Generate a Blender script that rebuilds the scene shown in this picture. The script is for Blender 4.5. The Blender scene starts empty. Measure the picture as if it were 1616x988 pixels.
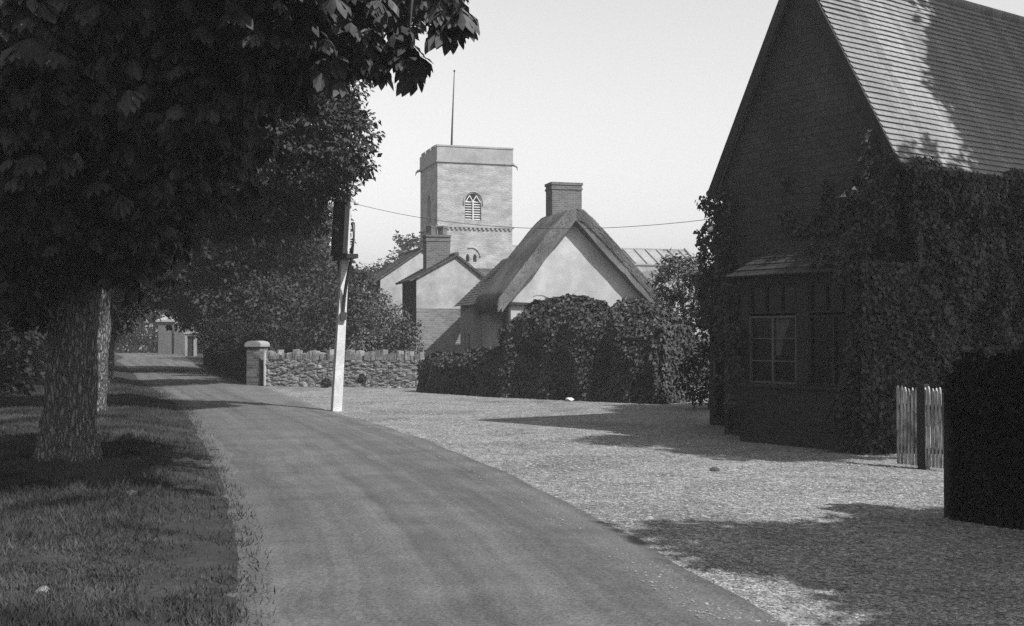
import bpy, math, random
import numpy as np
from mathutils import Vector, Matrix, noise
from mathutils.geometry import tessellate_polygon
random.seed(7)
RNG = np.random.default_rng(11)
C = bpy.context.scene.collection
R = math.radians
S = bpy.context.scene

# ------------------------------------------------------------------ camera, light, exposure
FPX = 1843.0                     # focal length in photo pixels (photo 1616 wide)
HOR = 530.0                      # horizon row
EYE = 1.6
cam_d = bpy.data.cameras.new('camera'); cam = bpy.data.objects.new('camera', cam_d); C.objects.link(cam)
cam_d.sensor_fit = 'HORIZONTAL'; cam_d.sensor_width = 36.0; cam_d.lens = 36.0 * FPX / 1616.0
PITCH = math.atan((HOR - 494.0) / FPX)
cam.location = (0, 0, EYE); cam.rotation_euler = (R(90) + PITCH, 0, 0)
cam_d.clip_start = 0.1; cam_d.clip_end = 2000
S.camera = cam
SUN_K = Vector((-0.68, 0.62))    # shadow displacement per metre of height
elev = math.atan(1.0 / SUN_K.length)
to_sun = Vector((-SUN_K.x, -SUN_K.y, 1.0)).normalized()
sd = bpy.data.lights.new('sun', 'SUN'); sun = bpy.data.objects.new('sun', sd); C.objects.link(sun)
sd.energy = 4.8; sd.angle = R(0.5); sd.color = (1.0, 1.0, 1.0)
sun.rotation_euler = to_sun.to_track_quat('Z', 'Y').to_euler()
w = bpy.data.worlds.new('World'); S.world = w; w.use_nodes = True
nt = w.node_tree; nt.nodes.clear()
sky = nt.nodes.new('ShaderNodeTexSky'); sky.sky_type = 'NISHITA'; sky.sun_disc = False
sky.sun_elevation = elev; sky.sun_rotation = math.atan2(to_sun.x, to_sun.y)
sky.air_density = 1.0; sky.dust_density = 2.0; sky.ozone_density = 1.0
bw = nt.nodes.new('ShaderNodeSeparateColor'); bg = nt.nodes.new('ShaderNodeBackground'); wo = nt.nodes.new('ShaderNodeOutputWorld')
bg.inputs['Strength'].default_value = 0.108
nt.links.new(sky.outputs[0], bw.inputs[0]); nt.links.new(bw.outputs[2], bg.inputs[0]); nt.links.new(bg.outputs[0], wo.inputs[0])
S.view_settings.view_transform = 'Standard'; S.view_settings.look = 'None'
S.view_settings.exposure = 0.75; S.view_settings.gamma = 1.0; S.view_settings.use_curve_mapping = False
S.render.engine = 'CYCLES'
S.cycles.use_denoising = False
S.cycles.max_bounces = 6; S.cycles.diffuse_bounces = 3; S.cycles.glossy_bounces = 2
S.cycles.transmission_bounces = 3; S.cycles.volume_bounces = 1; S.cycles.transparent_max_bounces = 4
S.cycles.sample_clamp_indirect = 1.5; S.cycles.sample_clamp_direct = 4.0

def at(px, py, d):               # a pixel of the photo at a depth, as a place in the village
    c, s = math.cos(PITCH), math.sin(PITCH)
    u = (px - 808.0) / FPX; v = (494.0 - py) / FPX
    y = c - v * s; z = s + v * c
    return Vector((u / y * d, d, EYE + z / y * d))
def gr(px, py):
    d = EYE * FPX / (py - HOR)
    return Vector(((px - 808.0) / FPX * d, d, 0))

# ------------------------------------------------------------------ naming helpers
def tag(o, label=None, cat=None, group=None, kind=None):
    if label: o['label'] = label
    if cat: o['category'] = cat
    if group: o['group'] = group
    if kind: o['kind'] = kind
    return o
def empty(name, loc, rz=0.0, label=None, cat=None, group=None):
    o = bpy.data.objects.new(name, None); C.objects.link(o)
    o.location = loc; o.rotation_euler = (0, 0, rz); o.empty_display_size = 0.3
    return tag(o, label, cat, group)

class MB:
    """collects verts and faces, then links ONE mesh"""
    def __init__(s): s.v = []; s.f = []; s.sm = []
    def add(s, vs, fs, smooth=False):
        b = len(s.v); s.v += [tuple(p) for p in vs]
        for f in fs: s.f.append([b + i for i in f]); s.sm.append(smooth)
        return s
    def box(s, x0, x1, y0, y1, z0, z1):
        return s.add([(x0,y0,z0),(x1,y0,z0),(x1,y1,z0),(x0,y1,z0),(x0,y0,z1),(x1,y0,z1),(x1,y1,z1),(x0,y1,z1)],
                     [(0,3,2,1),(4,5,6,7),(0,1,5,4),(1,2,6,5),(2,3,7,6),(3,0,4,7)])
    def obox(s, c, ax, ay, az):  # centre and three half-axis vectors
        c = Vector(c); ax = Vector(ax); ay = Vector(ay); az = Vector(az)
        p = [c - ax - ay - az, c + ax - ay - az, c + ax + ay - az, c - ax + ay - az,
             c - ax - ay + az, c + ax - ay + az, c + ax + ay + az, c - ax + ay + az]
        return s.add(p, [(0,3,2,1),(4,5,6,7),(0,1,5,4),(1,2,6,5),(2,3,7,6),(3,0,4,7)])
    def bar(s, a, b, w, h):      # rectangular bar from a to b
        a = Vector(a); b = Vector(b); d = (b - a); L = d.length; d.normalize()
        up = Vector((0, 0, 1)) if abs(d.z) < 0.9 else Vector((0, 1, 0))
        sx = d.cross(up).normalized(); uz = sx.cross(d)
        return s.obox((a + b) / 2, d * L / 2, sx * w / 2, uz * h / 2)
    def tube(s, pts, rads, n=10, smooth=True, cap=True, jit=0.0, squash=None):
        pts = [Vector(p) for p in pts]; vs = []; fs = []
        ref = Vector((0.13, 0.97, 0.2)).normalized()
        for i, p in enumerate(pts):
            t = (pts[min(i + 1, len(pts) - 1)] - pts[max(i - 1, 0)]).normalized()
            a = ref - t * ref.dot(t)
            if a.length < 1e-3: a = Vector((1, 0, 0)) - t * t.x
            a.normalize(); b = t.cross(a)
            for k in range(n):
                th = 2 * math.pi * k / n; r = rads[i] if not hasattr(rads, '__call__') else rads(i)
                if jit: r *= 1 + jit * noise.noise(Vector((math.cos(th) * 1.3, math.sin(th) * 1.3, i * 0.35)) + p * .7)
                vs.append(p + (a * math.cos(th) + b * math.sin(th)) * r)
        for i in range(len(pts) - 1):
            for k in range(n):
                k2 = (k + 1) % n
                fs.append((i*n+k, i*n+k2, (i+1)*n+k2, (i+1)*n+k))
        s.add(vs, fs, smooth)
        if cap:
            b = len(s.v) - len(vs)
            s.f.append([b + k for k in range(n)][::-1]); s.sm.append(False)
            s.f.append([b + (len(pts)-1)*n + k for k in range(n)]); s.sm.append(False)
        return s
    def prism(s, outline, y0, y1):   # outline in local xz, counter-clockwise seen from -y
        n = len(outline)
        vs = [(x, y0, z) for x, z in outline] + [(x, y1, z) for x, z in outline]
        fs = [list(range(n)), list(range(n, 2*n))[::-1]] + [(i, i + n, (i+1) % n + n, (i+1) % n) for i in range(n)]
        return s.add(vs, fs)
    def panel(s, outline, holes, O, U, V, N, depth):
        """flat wall face with openings and their reveals going in by depth; 2D coordinates along U and V"""
        O, U, V, N = Vector(O), Vector(U), Vector(V), Vector(N)
        loops = [[Vector((a, b, 0)) for a, b in outline]] + [[Vector((a, b, 0)) for a, b in h] for h in holes]
        tris = tessellate_polygon(loops)
        flat = [p for l in loops for p in l]
        vs = [O + U * p.x + V * p.y for p in flat]
        want = N
        fs = []
        for t in tris:
            n = (vs[t[1]] - vs[t[0]]).cross(vs[t[2]] - vs[t[0]])
            fs.append(tuple(t) if n.dot(want) > 0 else tuple(reversed(t)))
        s.add(vs, fs)
        for h in holes:
            m = len(h)
            a = [O + U * x + V * y for x, y in h]; b = [p - N * depth for p in a]
            s.add(a + b, [(i, (i+1) % m, (i+1) % m + m, i + m) for i in range(m)])
        return s
    def build(s, name, m, parent=None):
        me = bpy.data.meshes.new(name); me.from_pydata(s.v, [], s.f); me.update()
        me.polygons.foreach_set('use_smooth', s.sm)
        planar_uv(me)
        me.materials.append(m)
        o = bpy.data.objects.new(name, me); C.objects.link(o)
        if parent: o.parent = parent
        return o

def planar_uv(me):               # every face gets metres along its horizontal and its slope
    n = len(me.loops); uv = np.zeros((n, 2), np.float32)
    lay = me.uv_layers.new(name='UVMap')
    co = np.empty(len(me.vertices) * 3, np.float32); me.vertices.foreach_get('co', co); co = co.reshape(-1, 3)
    li = np.empty(n, np.int32); me.loops.foreach_get('vertex_index', li)
    nf = len(me.polygons)
    nr = np.empty(nf * 3, np.float32); me.polygons.foreach_get('normal', nr); nr = nr.reshape(-1, 3)
    tot = np.empty(nf, np.int32); me.polygons.foreach_get('loop_total', tot)
    nl = np.repeat(nr, tot, axis=0)
    t = np.stack([-nl[:, 1], nl[:, 0], np.zeros(n, np.float32)], 1)
    ln = np.linalg.norm(t, axis=1, keepdims=True); flat = ln[:, 0] < 0.05
    t = t / np.maximum(ln, 1e-6); t[flat] = (1, 0, 0)
    b = np.cross(nl, t)
    p = co[li]
    uv[:, 0] = (p * t).sum(1); uv[:, 1] = (p * b).sum(1)
    lay.data.foreach_set('uv', uv.ravel())

# ------------------------------------------------------------------ materials (the photograph is monochrome)
def newmat(name):
    m = bpy.data.materials.new(name); m.use_nodes = True
    n = m.node_tree.nodes; n.clear()
    out = n.new('ShaderNodeOutputMaterial'); p = n.new('ShaderNodeBsdfPrincipled')
    m.node_tree.links.new(p.outputs[0], out.inputs[0])
    return m, n, m.node_tree.links, p
def g(v): return (v, v, v, 1)
def coords(n, l, kind, scale):
    tc = n.new('ShaderNodeTexCoord'); mp = n.new('ShaderNodeMapping'); mp.inputs['Scale'].default_value = scale
    l.new(tc.outputs[kind], mp.inputs[0]); return mp
def ramp(n, l, src, a, b, p0=0.3, p1=0.7):
    r = n.new('ShaderNodeValToRGB'); r.color_ramp.elements[0].color = g(a); r.color_ramp.elements[1].color = g(b)
    r.color_ramp.elements[0].position = p0; r.color_ramp.elements[1].position = p1
    l.new(src, r.inputs[0]); return r
def noisetex(n, l, vec, scale, detail=6, rough=0.6, dist=0.0):
    t = n.new('ShaderNodeTexNoise'); t.inputs['Scale'].default_value = scale; t.inputs['Detail'].default_value = detail
    t.inputs['Roughness'].default_value = rough; t.inputs['Distortion'].default_value = dist
    l.new(vec, t.inputs['Vector']); return t
def mixc(n, l, a, b, fac, mode='MULTIPLY'):
    m = n.new('ShaderNodeMix'); m.data_type = 'RGBA'; m.blend_type = mode
    if isinstance(fac, float): m.inputs['Factor'].default_value = fac
    else: l.new(fac, m.inputs['Factor'])
    for s, v in ((6, a), (7, b)):
        if isinstance(v, tuple): m.inputs[s].default_value = v
        else: l.new(v, m.inputs[s])
    return m.outputs[2]
def bump(n, l, p, h, strength, dist=0.02):
    b = n.new('ShaderNodeBump'); b.inputs['Strength'].default_value = strength; b.inputs['Distance'].default_value = dist
    l.new(h, b.inputs['Height']); l.new(b.outputs[0], p.inputs['Normal']); return b
def m_rough(name, a, b, scale=3.0, big=0.4, rough=0.85, bs=0.4, bd=0.02, kind='Object', sc=(1,1,1), fine=30.0, spec=0.3):
    m, n, l, p = newmat(name); mp = coords(n, l, kind, sc)
    t = noisetex(n, l, mp.outputs[0], scale, 8, 0.65, 0.3); t2 = noisetex(n, l, mp.outputs[0], big, 3); t3 = noisetex(n, l, mp.outputs[0], fine, 4)
    c = ramp(n, l, t.outputs[0], a, b)
    c2 = ramp(n, l, t2.outputs[0], 0.72, 1.12)
    c3 = ramp(n, l, t3.outputs[0], 0.75, 1.2)
    l.new(mixc(n, l, mixc(n, l, c.outputs[0], c2.outputs[0], 1.0), c3.outputs[0], 1.0), p.inputs['Base Color'])
    p.inputs['Roughness'].default_value = rough; p.inputs['Specular IOR Level'].default_value = spec
    if bs: bump(n, l, p, t3.outputs[0] if fine > scale * 2 else t.outputs[0], bs, bd)
    return m
def m_brick(name, a, b, mortar, bw_=0.225, bh=0.075, ms=0.01, rough=0.9, bs=0.6, offset=0.5, stain=(0.6, 1.15), stainscale=0.6, dist=0.0):
    m, n, l, p = newmat(name); mp = coords(n, l, 'UV', (1, 1, 1))
    vec = mp.outputs[0]
    if dist:
        nz = noisetex(n, l, vec, 2.3, 3); vm = n.new('ShaderNodeVectorMath'); vm.operation = 'MULTIPLY_ADD'
        vm.inputs[1].default_value = (dist, dist, 0); l.new(nz.outputs['Color'], vm.inputs[0]); l.new(vec, vm.inputs[2]); vec = vm.outputs[0]
    br = n.new('ShaderNodeTexBrick'); l.new(vec, br.inputs['Vector'])
    br.inputs['Scale'].default_value = 1.0; br.inputs['Brick Width'].default_value = bw_; br.inputs['Row Height'].default_value = bh
    br.inputs['Mortar Size'].default_value = ms; br.inputs['Mortar Smooth'].default_value = 0.3; br.inputs['Bias'].default_value = 0.0
    br.inputs['Color1'].default_value = g(a); br.inputs['Color2'].default_value = g(b); br.inputs['Mortar'].default_value = g(mortar)
    br.offset = offset
    t2 = noisetex(n, l, mp.outputs[0], stainscale, 6); c2 = ramp(n, l, t2.outputs[0], stain[0], stain[1])
    t3 = noisetex(n, l, mp.outputs[0], 22, 5); c3 = ramp(n, l, t3.outputs[0], 0.75, 1.2)
    l.new(mixc(n, l, mixc(n, l, br.outputs['Color'], c2.outputs[0], 1.0), c3.outputs[0], 1.0), p.inputs['Base Color'])
    mul = n.new('ShaderNodeMath'); mul.operation = 'MULTIPLY_ADD'; mul.inputs[1].default_value = -1.0
    l.new(br.outputs['Fac'], mul.inputs[0]); l.new(t3.outputs[0], mul.inputs[2])
    bump(n, l, p, mul.outputs[0], bs, 0.015)
    p.inputs['Roughness'].default_value = rough; p.inputs['Specular IOR Level'].default_value = 0.25
    return m
def m_rubble(name, a, b, mortar, sx=3.2, sz=9.0, bs=1.0):
    m, n, l, p = newmat(name); mp = coords(n, l, 'UV', (sx, sz, 1))
    nz = noisetex(n, l, mp.outputs[0], 0.8, 3); vm = n.new('ShaderNodeVectorMath'); vm.operation = 'MULTIPLY_ADD'
    vm.inputs[1].default_value = (0.9, 0.9, 0); l.new(nz.outputs['Color'], vm.inputs[0]); l.new(mp.outputs[0], vm.inputs[2])
    v = n.new('ShaderNodeTexVoronoi'); v.voronoi_dimensions = '2D'; l.new(vm.outputs[0], v.inputs['Vector']); v.inputs['Scale'].default_value = 1.0
    e = n.new('ShaderNodeTexVoronoi'); e.voronoi_dimensions = '2D'; e.feature = 'DISTANCE_TO_EDGE'; l.new(vm.outputs[0], e.inputs['Vector']); e.inputs['Scale'].default_value = 1.0
    bwn = n.new('ShaderNodeSeparateColor'); l.new(v.outputs['Color'], bwn.inputs[0])
    c = ramp(n, l, bwn.outputs[0], a, b, 0.0, 1.0)
    ed = ramp(n, l, e.outputs['Distance'], 1, 0, 0.03, 0.10)
    col = mixc(n, l, c.outputs[0], g(mortar), ed.outputs[0], 'MIX')
    t3 = noisetex(n, l, mp.outputs[0], 5, 6); c3 = ramp(n, l, t3.outputs[0], 0.6, 1.25)
    t4 = noisetex(n, l, mp.outputs[0], 0.3, 4); c4 = ramp(n, l, t4.outputs[0], 0.62, 1.2)
    l.new(mixc(n, l, mixc(n, l, col, c3.outputs[0], 1.0), c4.outputs[0], 1.0), p.inputs['Base Color'])
    er = ramp(n, l, e.outputs['Distance'], 0, 1, 0.0, 0.25); ad = n.new('ShaderNodeMath'); ad.operation = 'MULTIPLY_ADD'; ad.inputs[1].default_value = 0.4
    l.new(t3.outputs[0], ad.inputs[0]); l.new(er.outputs[0], ad.inputs[2])
    bump(n, l, p, ad.outputs[0], bs, 0.03); p.inputs['Roughness'].default_value = 0.9; p.inputs['Specular IOR Level'].default_value = 0.2
    return m
def m_leaf(name, a, b, scale=1.2, rough=0.5, spec=0.4):
    m, n, l, p = newmat(name); mp = coords(n, l, 'Object', (1, 1, 1))
    t = noisetex(n, l, mp.outputs[0], scale, 3); t3 = noisetex(n, l, mp.outputs[0], 11, 2)
    c = ramp(n, l, t.outputs[0], a, b); c3 = ramp(n, l, t3.outputs[0], 0.6, 1.4)
    l.new(mixc(n, l, c.outputs[0], c3.outputs[0], 1.0), p.inputs['Base Color'])
    p.inputs['Roughness'].default_value = rough; p.inputs['Specular IOR Level'].default_value = spec
    return m
def m_plain(name, v, rough=0.6, metal=0.0, spec=0.5):
    m, n, l, p = newmat(name); mp = coords(n, l, 'Object', (1, 1, 1)); t = noisetex(n, l, mp.outputs[0], 7, 5)
    c = ramp(n, l, t.outputs[0], v * 0.75, v * 1.15); l.new(c.outputs[0], p.inputs['Base Color'])
    p.inputs['Roughness'].default_value = rough; p.inputs['Metallic'].default_value = metal; p.inputs['Specular IOR Level'].default_value = spec
    return m

M = {}
M['plaster'] = m_rough('plaster', 0.21, 0.33, 2.5, 0.5, 0.9, 0.5, 0.02)
M['plaster_gable'] = m_rough('plaster_gable', 0.25, 0.38, 1.1, 0.5, 0.9, 0.5, 0.02)
M['oldbrick'] = m_brick('oldbrick', 0.11, 0.185, 0.16, 0.225, 0.08, 0.012, stain=(0.6, 1.15), dist=0.03)
M['brick'] = m_brick('brick', 0.06, 0.10, 0.16, stain=(0.7, 1.1))
M['pierbrick'] = m_brick('pierbrick', 0.045, 0.17, 0.13, 0.225, 0.078, 0.01)
M['darkbrick'] = m_brick('darkbrick', 0.014, 0.03, 0.028, stain=(0.6, 1.1))
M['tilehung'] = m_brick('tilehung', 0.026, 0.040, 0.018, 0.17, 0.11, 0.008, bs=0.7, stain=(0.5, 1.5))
M['tile'] = m_brick('tile', 0.15, 0.22, 0.05, 0.165, 100.0, 0.004, rough=0.75, bs=0.3, stain=(0.7, 1.1), stainscale=1.1)
M['fartile'] = m_brick('fartile', 0.05, 0.09, 0.05, 0.2, 0.13, 0.02, bs=0.9, stain=(0.55, 1.2), stainscale=0.9, dist=0.04)
M['rubble'] = m_rubble('rubble', 0.08, 0.20, 0.26)
M['coping'] = m_rough('coping', 0.08, 0.24, 5, 2.2, 0.9, 0.8, 0.02)
M['tower'] = m_rubble('tower', 0.23, 0.28, 0.265, 2.6, 5.5, 0.35)
M['ashlar'] = m_rough('ashlar', 0.20, 0.25, 2, 0.6, 0.9, 0.3)
M['lead'] = m_rough('lead', 0.16, 0.22, 1.5, 0.5, 0.6, 0.2)
M['white'] = m_rough('white', 0.38, 0.50, 6, 1.2, 0.55, 0.15, 0.005, fine=40)
M['picket'] = m_rough('picket', 0.03, 0.5, 3.5, 1.0, 0.8, 0.2, sc=(3, 3, 1), fine=14)  # blotches from near black to off-white
M['iron'] = m_plain('iron', 0.02, 0.5)
M['darkwood'] = m_rough('darkwood', 0.008, 0.018, 3, 1, 0.7, 0.3, 0.005, sc=(6, 6, 0.7))
M['signface'] = m_rough('signface', 0.045, 0.075, 4, 1.5, 0.5, 0.1)
M['glass'] = m_plain('glass', 0.006, 0.15, 0, 0.15)
M['frame'] = m_plain('frame', 0.045, 0.5)
M['shadetile'] = m_brick('shadetile', 0.018, 0.03, 0.012, 0.2, 0.13, 0.02)  # roof tile darkened in its colour to stand for shade over the bay
M['ivydark'] = m_leaf('ivydark', 0.004, 0.012, 2.0, 0.7, 0.06)
M['dark'] = m_plain('dark', 0.01, 0.9)
M['curtain'] = m_plain('curtain', 0.045, 0.9)
M['bark'] = None
M['chestnut'] = m_leaf('chestnut', 0.014, 0.05, 1.6, 0.55, 0.16)
M['leafdark'] = m_leaf('leafdark', 0.01, 0.025, 1.2, 0.7, 0.08)
M['leafmid'] = m_leaf('leafmid', 0.018, 0.045, 1.2, 0.7, 0.1)
M['leafpale'] = m_leaf('leafpale', 0.03, 0.09, 1.2, 0.65, 0.15)
M['ivy'] = m_leaf('ivy', 0.006, 0.036, 3.0, 0.5, 0.2)
M['creeper'] = m_leaf('creeper', 0.02, 0.06, 1.2, 0.6, 0.15)
M['twig'] = m_plain('twig', 0.03, 0.9)

def m_bark():
    m, n, l, p = newmat('bark'); mp = coords(n, l, 'Object', (15, 15, 3.6))
    nz = noisetex(n, l, mp.outputs[0], 0.7, 3); vm = n.new('ShaderNodeVectorMath'); vm.operation = 'MULTIPLY_ADD'
    vm.inputs[1].default_value = (1.6, 1.6, 1.6); l.new(nz.outputs['Color'], vm.inputs[0]); l.new(mp.outputs[0], vm.inputs[2])
    v = n.new('ShaderNodeTexVoronoi'); v.feature = 'DISTANCE_TO_EDGE'; v.inputs['Scale'].default_value = 1.5; l.new(vm.outputs[0], v.inputs['Vector'])
    c = ramp(n, l, v.outputs['Distance'], 0.05, 0.17, 0.0, 0.22)
    t = noisetex(n, l, mp.outputs[0], 3, 6); c3 = ramp(n, l, t.outputs[0], 0.55, 1.35)
    l.new(mixc(n, l, c.outputs[0], c3.outputs[0], 1.0), p.inputs['Base Color'])
    ad = n.new('ShaderNodeMath'); ad.operation = 'MULTIPLY_ADD'; ad.inputs[1].default_value = 0.35
    er = ramp(n, l, v.outputs['Distance'], 0, 1, 0.0, 0.3)
    l.new(t.outputs[0], ad.inputs[0]); l.new(er.outputs[0], ad.inputs[2])
    bump(n, l, p, ad.outputs[0], 1.0, 0.045); p.inputs['Roughness'].default_value = 0.95; p.inputs['Specular IOR Level'].default_value = 0.15
    return m
M['bark'] = m_bark()
def m_thatch():
    m, n, l, p = newmat('thatch'); mp = coords(n, l, 'UV', (26, 1.6, 1)); mp2 = coords(n, l, 'Object', (1, 1, 1))
    t = noisetex(n, l, mp.outputs[0], 1.0, 6, 0.7); t2 = noisetex(n, l, mp2.outputs[0], 0.9, 5)
    c = ramp(n, l, t.outputs[0], 0.07, 0.13); c2 = ramp(n, l, t2.outputs[0], 0.55, 1.35)
    l.new(mixc(n, l, c.outputs[0], c2.outputs[0], 1.0), p.inputs['Base Color'])
    bump(n, l, p, t.outputs[0], 0.8, 0.04); p.inputs['Roughness'].default_value = 1.0; p.inputs['Specular IOR Level'].default_value = 0.1
    return m
M['thatch'] = m_thatch()
def m_gravel():
    m, n, l, p = newmat('gravel'); mp = coords(n, l, 'Object', (1, 1, 1))
    v = n.new('ShaderNodeTexVoronoi'); v.inputs['Scale'].default_value = 42; l.new(mp.outputs[0], v.inputs['Vector'])
    sc = n.new('ShaderNodeSeparateColor'); l.new(v.outputs['Color'], sc.inputs[0])
    c = ramp(n, l, sc.outputs[0], 0.05, 0.31, 0.0, 1.0)
    t = noisetex(n, l, mp.outputs[0], 1.6, 7, 0.7); c2 = ramp(n, l, t.outputs[0], 0.66, 1.15)
    t3 = noisetex(n, l, mp.outputs[0], 9, 4); c3 = ramp(n, l, t3.outputs[0], 0.66, 1.15, 0.35, 0.55)
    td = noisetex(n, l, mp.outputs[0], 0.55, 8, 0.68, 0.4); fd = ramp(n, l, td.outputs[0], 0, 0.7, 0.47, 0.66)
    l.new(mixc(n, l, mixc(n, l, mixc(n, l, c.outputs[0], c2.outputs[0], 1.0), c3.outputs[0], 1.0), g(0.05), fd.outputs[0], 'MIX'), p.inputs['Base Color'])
    bump(n, l, p, v.outputs['Distance'], 0.8, 0.02).invert = True
    p.inputs['Roughness'].default_value = 0.95; p.inputs['Specular IOR Level'].default_value = 0.15
    return m
M['gravel'] = m_gravel()
M['stone'] = m_rough('stone', 0.06, 0.28, 30, 3, 0.95, 0.3)
def m_road():
    m, n, l, p = newmat('road'); mp = coords(n, l, 'UV', (1, 1, 1)); mo = coords(n, l, 'Object', (1, 1, 1)); ms = coords(n, l, 'UV', (13, 0.05, 1))
    t = noisetex(n, l, ms.outputs[0], 1.0, 5, 0.6, 0.12); c = ramp(n, l, t.outputs[0], 0.058, 0.108, 0.3, 0.7)
    t2 = noisetex(n, l, mo.outputs[0], 1.3, 8, 0.7); c2 = ramp(n, l, t2.outputs[0], 0.72, 1.22)
    t3 = noisetex(n, l, mo.outputs[0], 40, 4, 0.8); c3 = ramp(n, l, t3.outputs[0], 0.6, 1.4, 0.35, 0.65)
    l.new(mixc(n, l, mixc(n, l, c.outputs[0], c2.outputs[0], 1.0), c3.outputs[0], 1.0), p.inputs['Base Color'])
    bump(n, l, p, t3.outputs[0], 0.9, 0.015); p.inputs['Roughness'].default_value = 0.95; p.inputs['Specular IOR Level'].default_value = 0.2
    return m
M['road'] = m_road()
M['turf'] = m_rough('turf', 0.010, 0.035, 2.2, 0.5, 1.0, 0.8, 0.04, fine=18)
M['grass'] = m_leaf('grass', 0.006, 0.062, 0.9, 0.8, 0.08)

# ------------------------------------------------------------------ leaves in numpy
def unit(a): return a / np.maximum(np.linalg.norm(a, axis=1, keepdims=True), 1e-9)
SHAPES = {'diamond': np.array([(0, 0), (0.5, 0.45), (0, 1.0), (-0.5, 0.45)]),
          'leaflet': np.array([(0, 0), (0.28, 0.38), (0.5, 0.72), (0.2, 0.95), (0, 1.05), (-0.2, 0.95), (-0.5, 0.72), (-0.28, 0.38)]),
          'ivy': np.array([(0, 0), (0.5, 0.2), (0.35, 0.55), (0, 1.0), (-0.35, 0.55), (-0.5, 0.2)])}
def leaf_obj(name, P, D, Nn, L, W, mat, parent=None, shape='diamond'):
    """P base points, D leaf directions, Nn face normals, L lengths, W widths: one mesh of separate leaves"""
    sh = SHAPES[shape]; k = len(sh); N = len(P)
    D = unit(D); B = unit(np.cross(D, Nn)); Nn = np.cross(B, D)
    v = P[:, None, :] + D[:, None, :] * (sh[None, :, 1:2] * L[:, None, None]) + B[:, None, :] * (sh[None, :, 0:1] * W[:, None, None])
    curl = (sh[:, 1] ** 2)[None, :, None] * (-0.22 * L[:, None, None]) + np.abs(sh[:, 0])[None, :, None] * (0.35 * W[:, None, None])
    v = v + Nn[:, None, :] * curl
    me = bpy.data.meshes.new(name)
    me.vertices.add(N * k); me.vertices.foreach_set('co', v.astype(np.float32).ravel())
    me.loops.add(N * k); me.loops.foreach_set('vertex_index', np.arange(N * k, dtype=np.int32))
    me.polygons.add(N); me.polygons.foreach_set('loop_start', np.arange(0, N * k, k, dtype=np.int32))
    me.polygons.foreach_set('loop_total', np.full(N, k, np.int32))
    me.update(calc_edges=True); me.validate(verbose=False)
    me.materials.append(mat)
    o = bpy.data.objects.new(name, me); C.objects.link(o)
    if parent: o.parent = parent
    return o
def sphere_pts(n):
    return unit(RNG.normal(size=(n, 3)))
def clumps(blobs, spacing, shell=(0.55, 1.02)):
    """blob = (centre, (rx, ry, rz)); clump centres through each blob, denser near its surface"""
    out = []
    for c, r in blobs:
        r = np.array(r); vol = 4.19 * r.prod(); n = max(6, int(vol / spacing ** 3 * 1.3))
        d = sphere_pts(n); rad = shell[0] + (shell[1] - shell[0]) * RNG.random((n, 1)) ** 0.6
        wob = 1 + 0.16 * np.sin(d[:, :1] * 5 + c[0]) * np.cos(d[:, 2:3] * 4 + c[1])
        out.append(np.array(c) + d * rad * r * wob)
    return np.concatenate(out)
def foliage(name, blobs, mat, parent, leaf=0.15, spacing=0.6, per=40, cr=0.4, aspect=0.55, shape='diamond', droop=0.3, flat=0.6):
    cc = clumps(blobs, spacing)
    n = len(cc) * per
    base = np.repeat(cc, per, axis=0)
    rr = np.repeat(cr * (0.6 + 0.8 * RNG.random(len(cc))), per)[:, None]
    off = sphere_pts(n) * rr * RNG.random((n, 1)) ** 0.45
    off[:, 2] *= flat
    P = base + off
    D = unit(off) + 0.6 * sphere_pts(n); D[:, 2] -= droop
    Nn = sphere_pts(n) * 0.8; Nn[:, 2] += 0.9
    L = leaf * (0.6 + 0.8 * RNG.random(n))
    return leaf_obj(name, P, D, Nn, L, L * aspect * (0.8 + 0.4 * RNG.random(n)), mat, parent, shape)
def palmate(name, cc, mat, parent, leaf=0.2, per=7, stems=6, spread=0.28):
    """horse-chestnut leaves: hands of five to seven drooping leaflets"""
    n0 = len(cc) * stems
    hub = np.repeat(cc, stems, axis=0) + RNG.normal(size=(n0, 3)) * spread * np.array([1, 1, 0.7])
    out = RNG.normal(size=(n0, 3)); out[:, 2] = -0.35 - 0.5 * RNG.random(n0); out = unit(out)
    up = sphere_pts(n0) * 0.5; up[:, 2] += 1
    side = unit(np.cross(out, up)); n = n0 * per
    ang = np.tile(np.linspace(-1.75, 1.75, per), n0) + RNG.normal(size=n) * 0.1
    o_ = np.repeat(out, per, axis=0); s_ = np.repeat(side, per, axis=0); h_ = np.repeat(hub, per, axis=0); u_ = np.repeat(unit(up), per, axis=0)
    D = o_ * np.cos(ang)[:, None] + s_ * np.sin(ang)[:, None]; D[:, 2] -= 0.55
    size = np.repeat(leaf * (0.7 + 0.5 * RNG.random(n0)), per) * (1.05 - 0.28 * np.abs(np.tile(np.linspace(-1, 1, per), n0)))
    return leaf_obj(name, h_, D, u_, size, size * 0.42, mat, parent, 'leaflet')
def surface_leaves(name, P, N, mat, parent, leaf=0.09, shape='ivy', aspect=0.9, out=0.35):
    n = len(P); D = sphere_pts(n) * 0.7; D[:, 2] -= 0.75; D += N * 0.35
    Nn = N + sphere_pts(n) * 0.55; Nn[:, 2] += 0.35
    L = leaf * (0.55 + 0.9 * RNG.random(n))
    return leaf_obj(name, P, D, Nn, L, L * aspect, mat, parent, shape)

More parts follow.
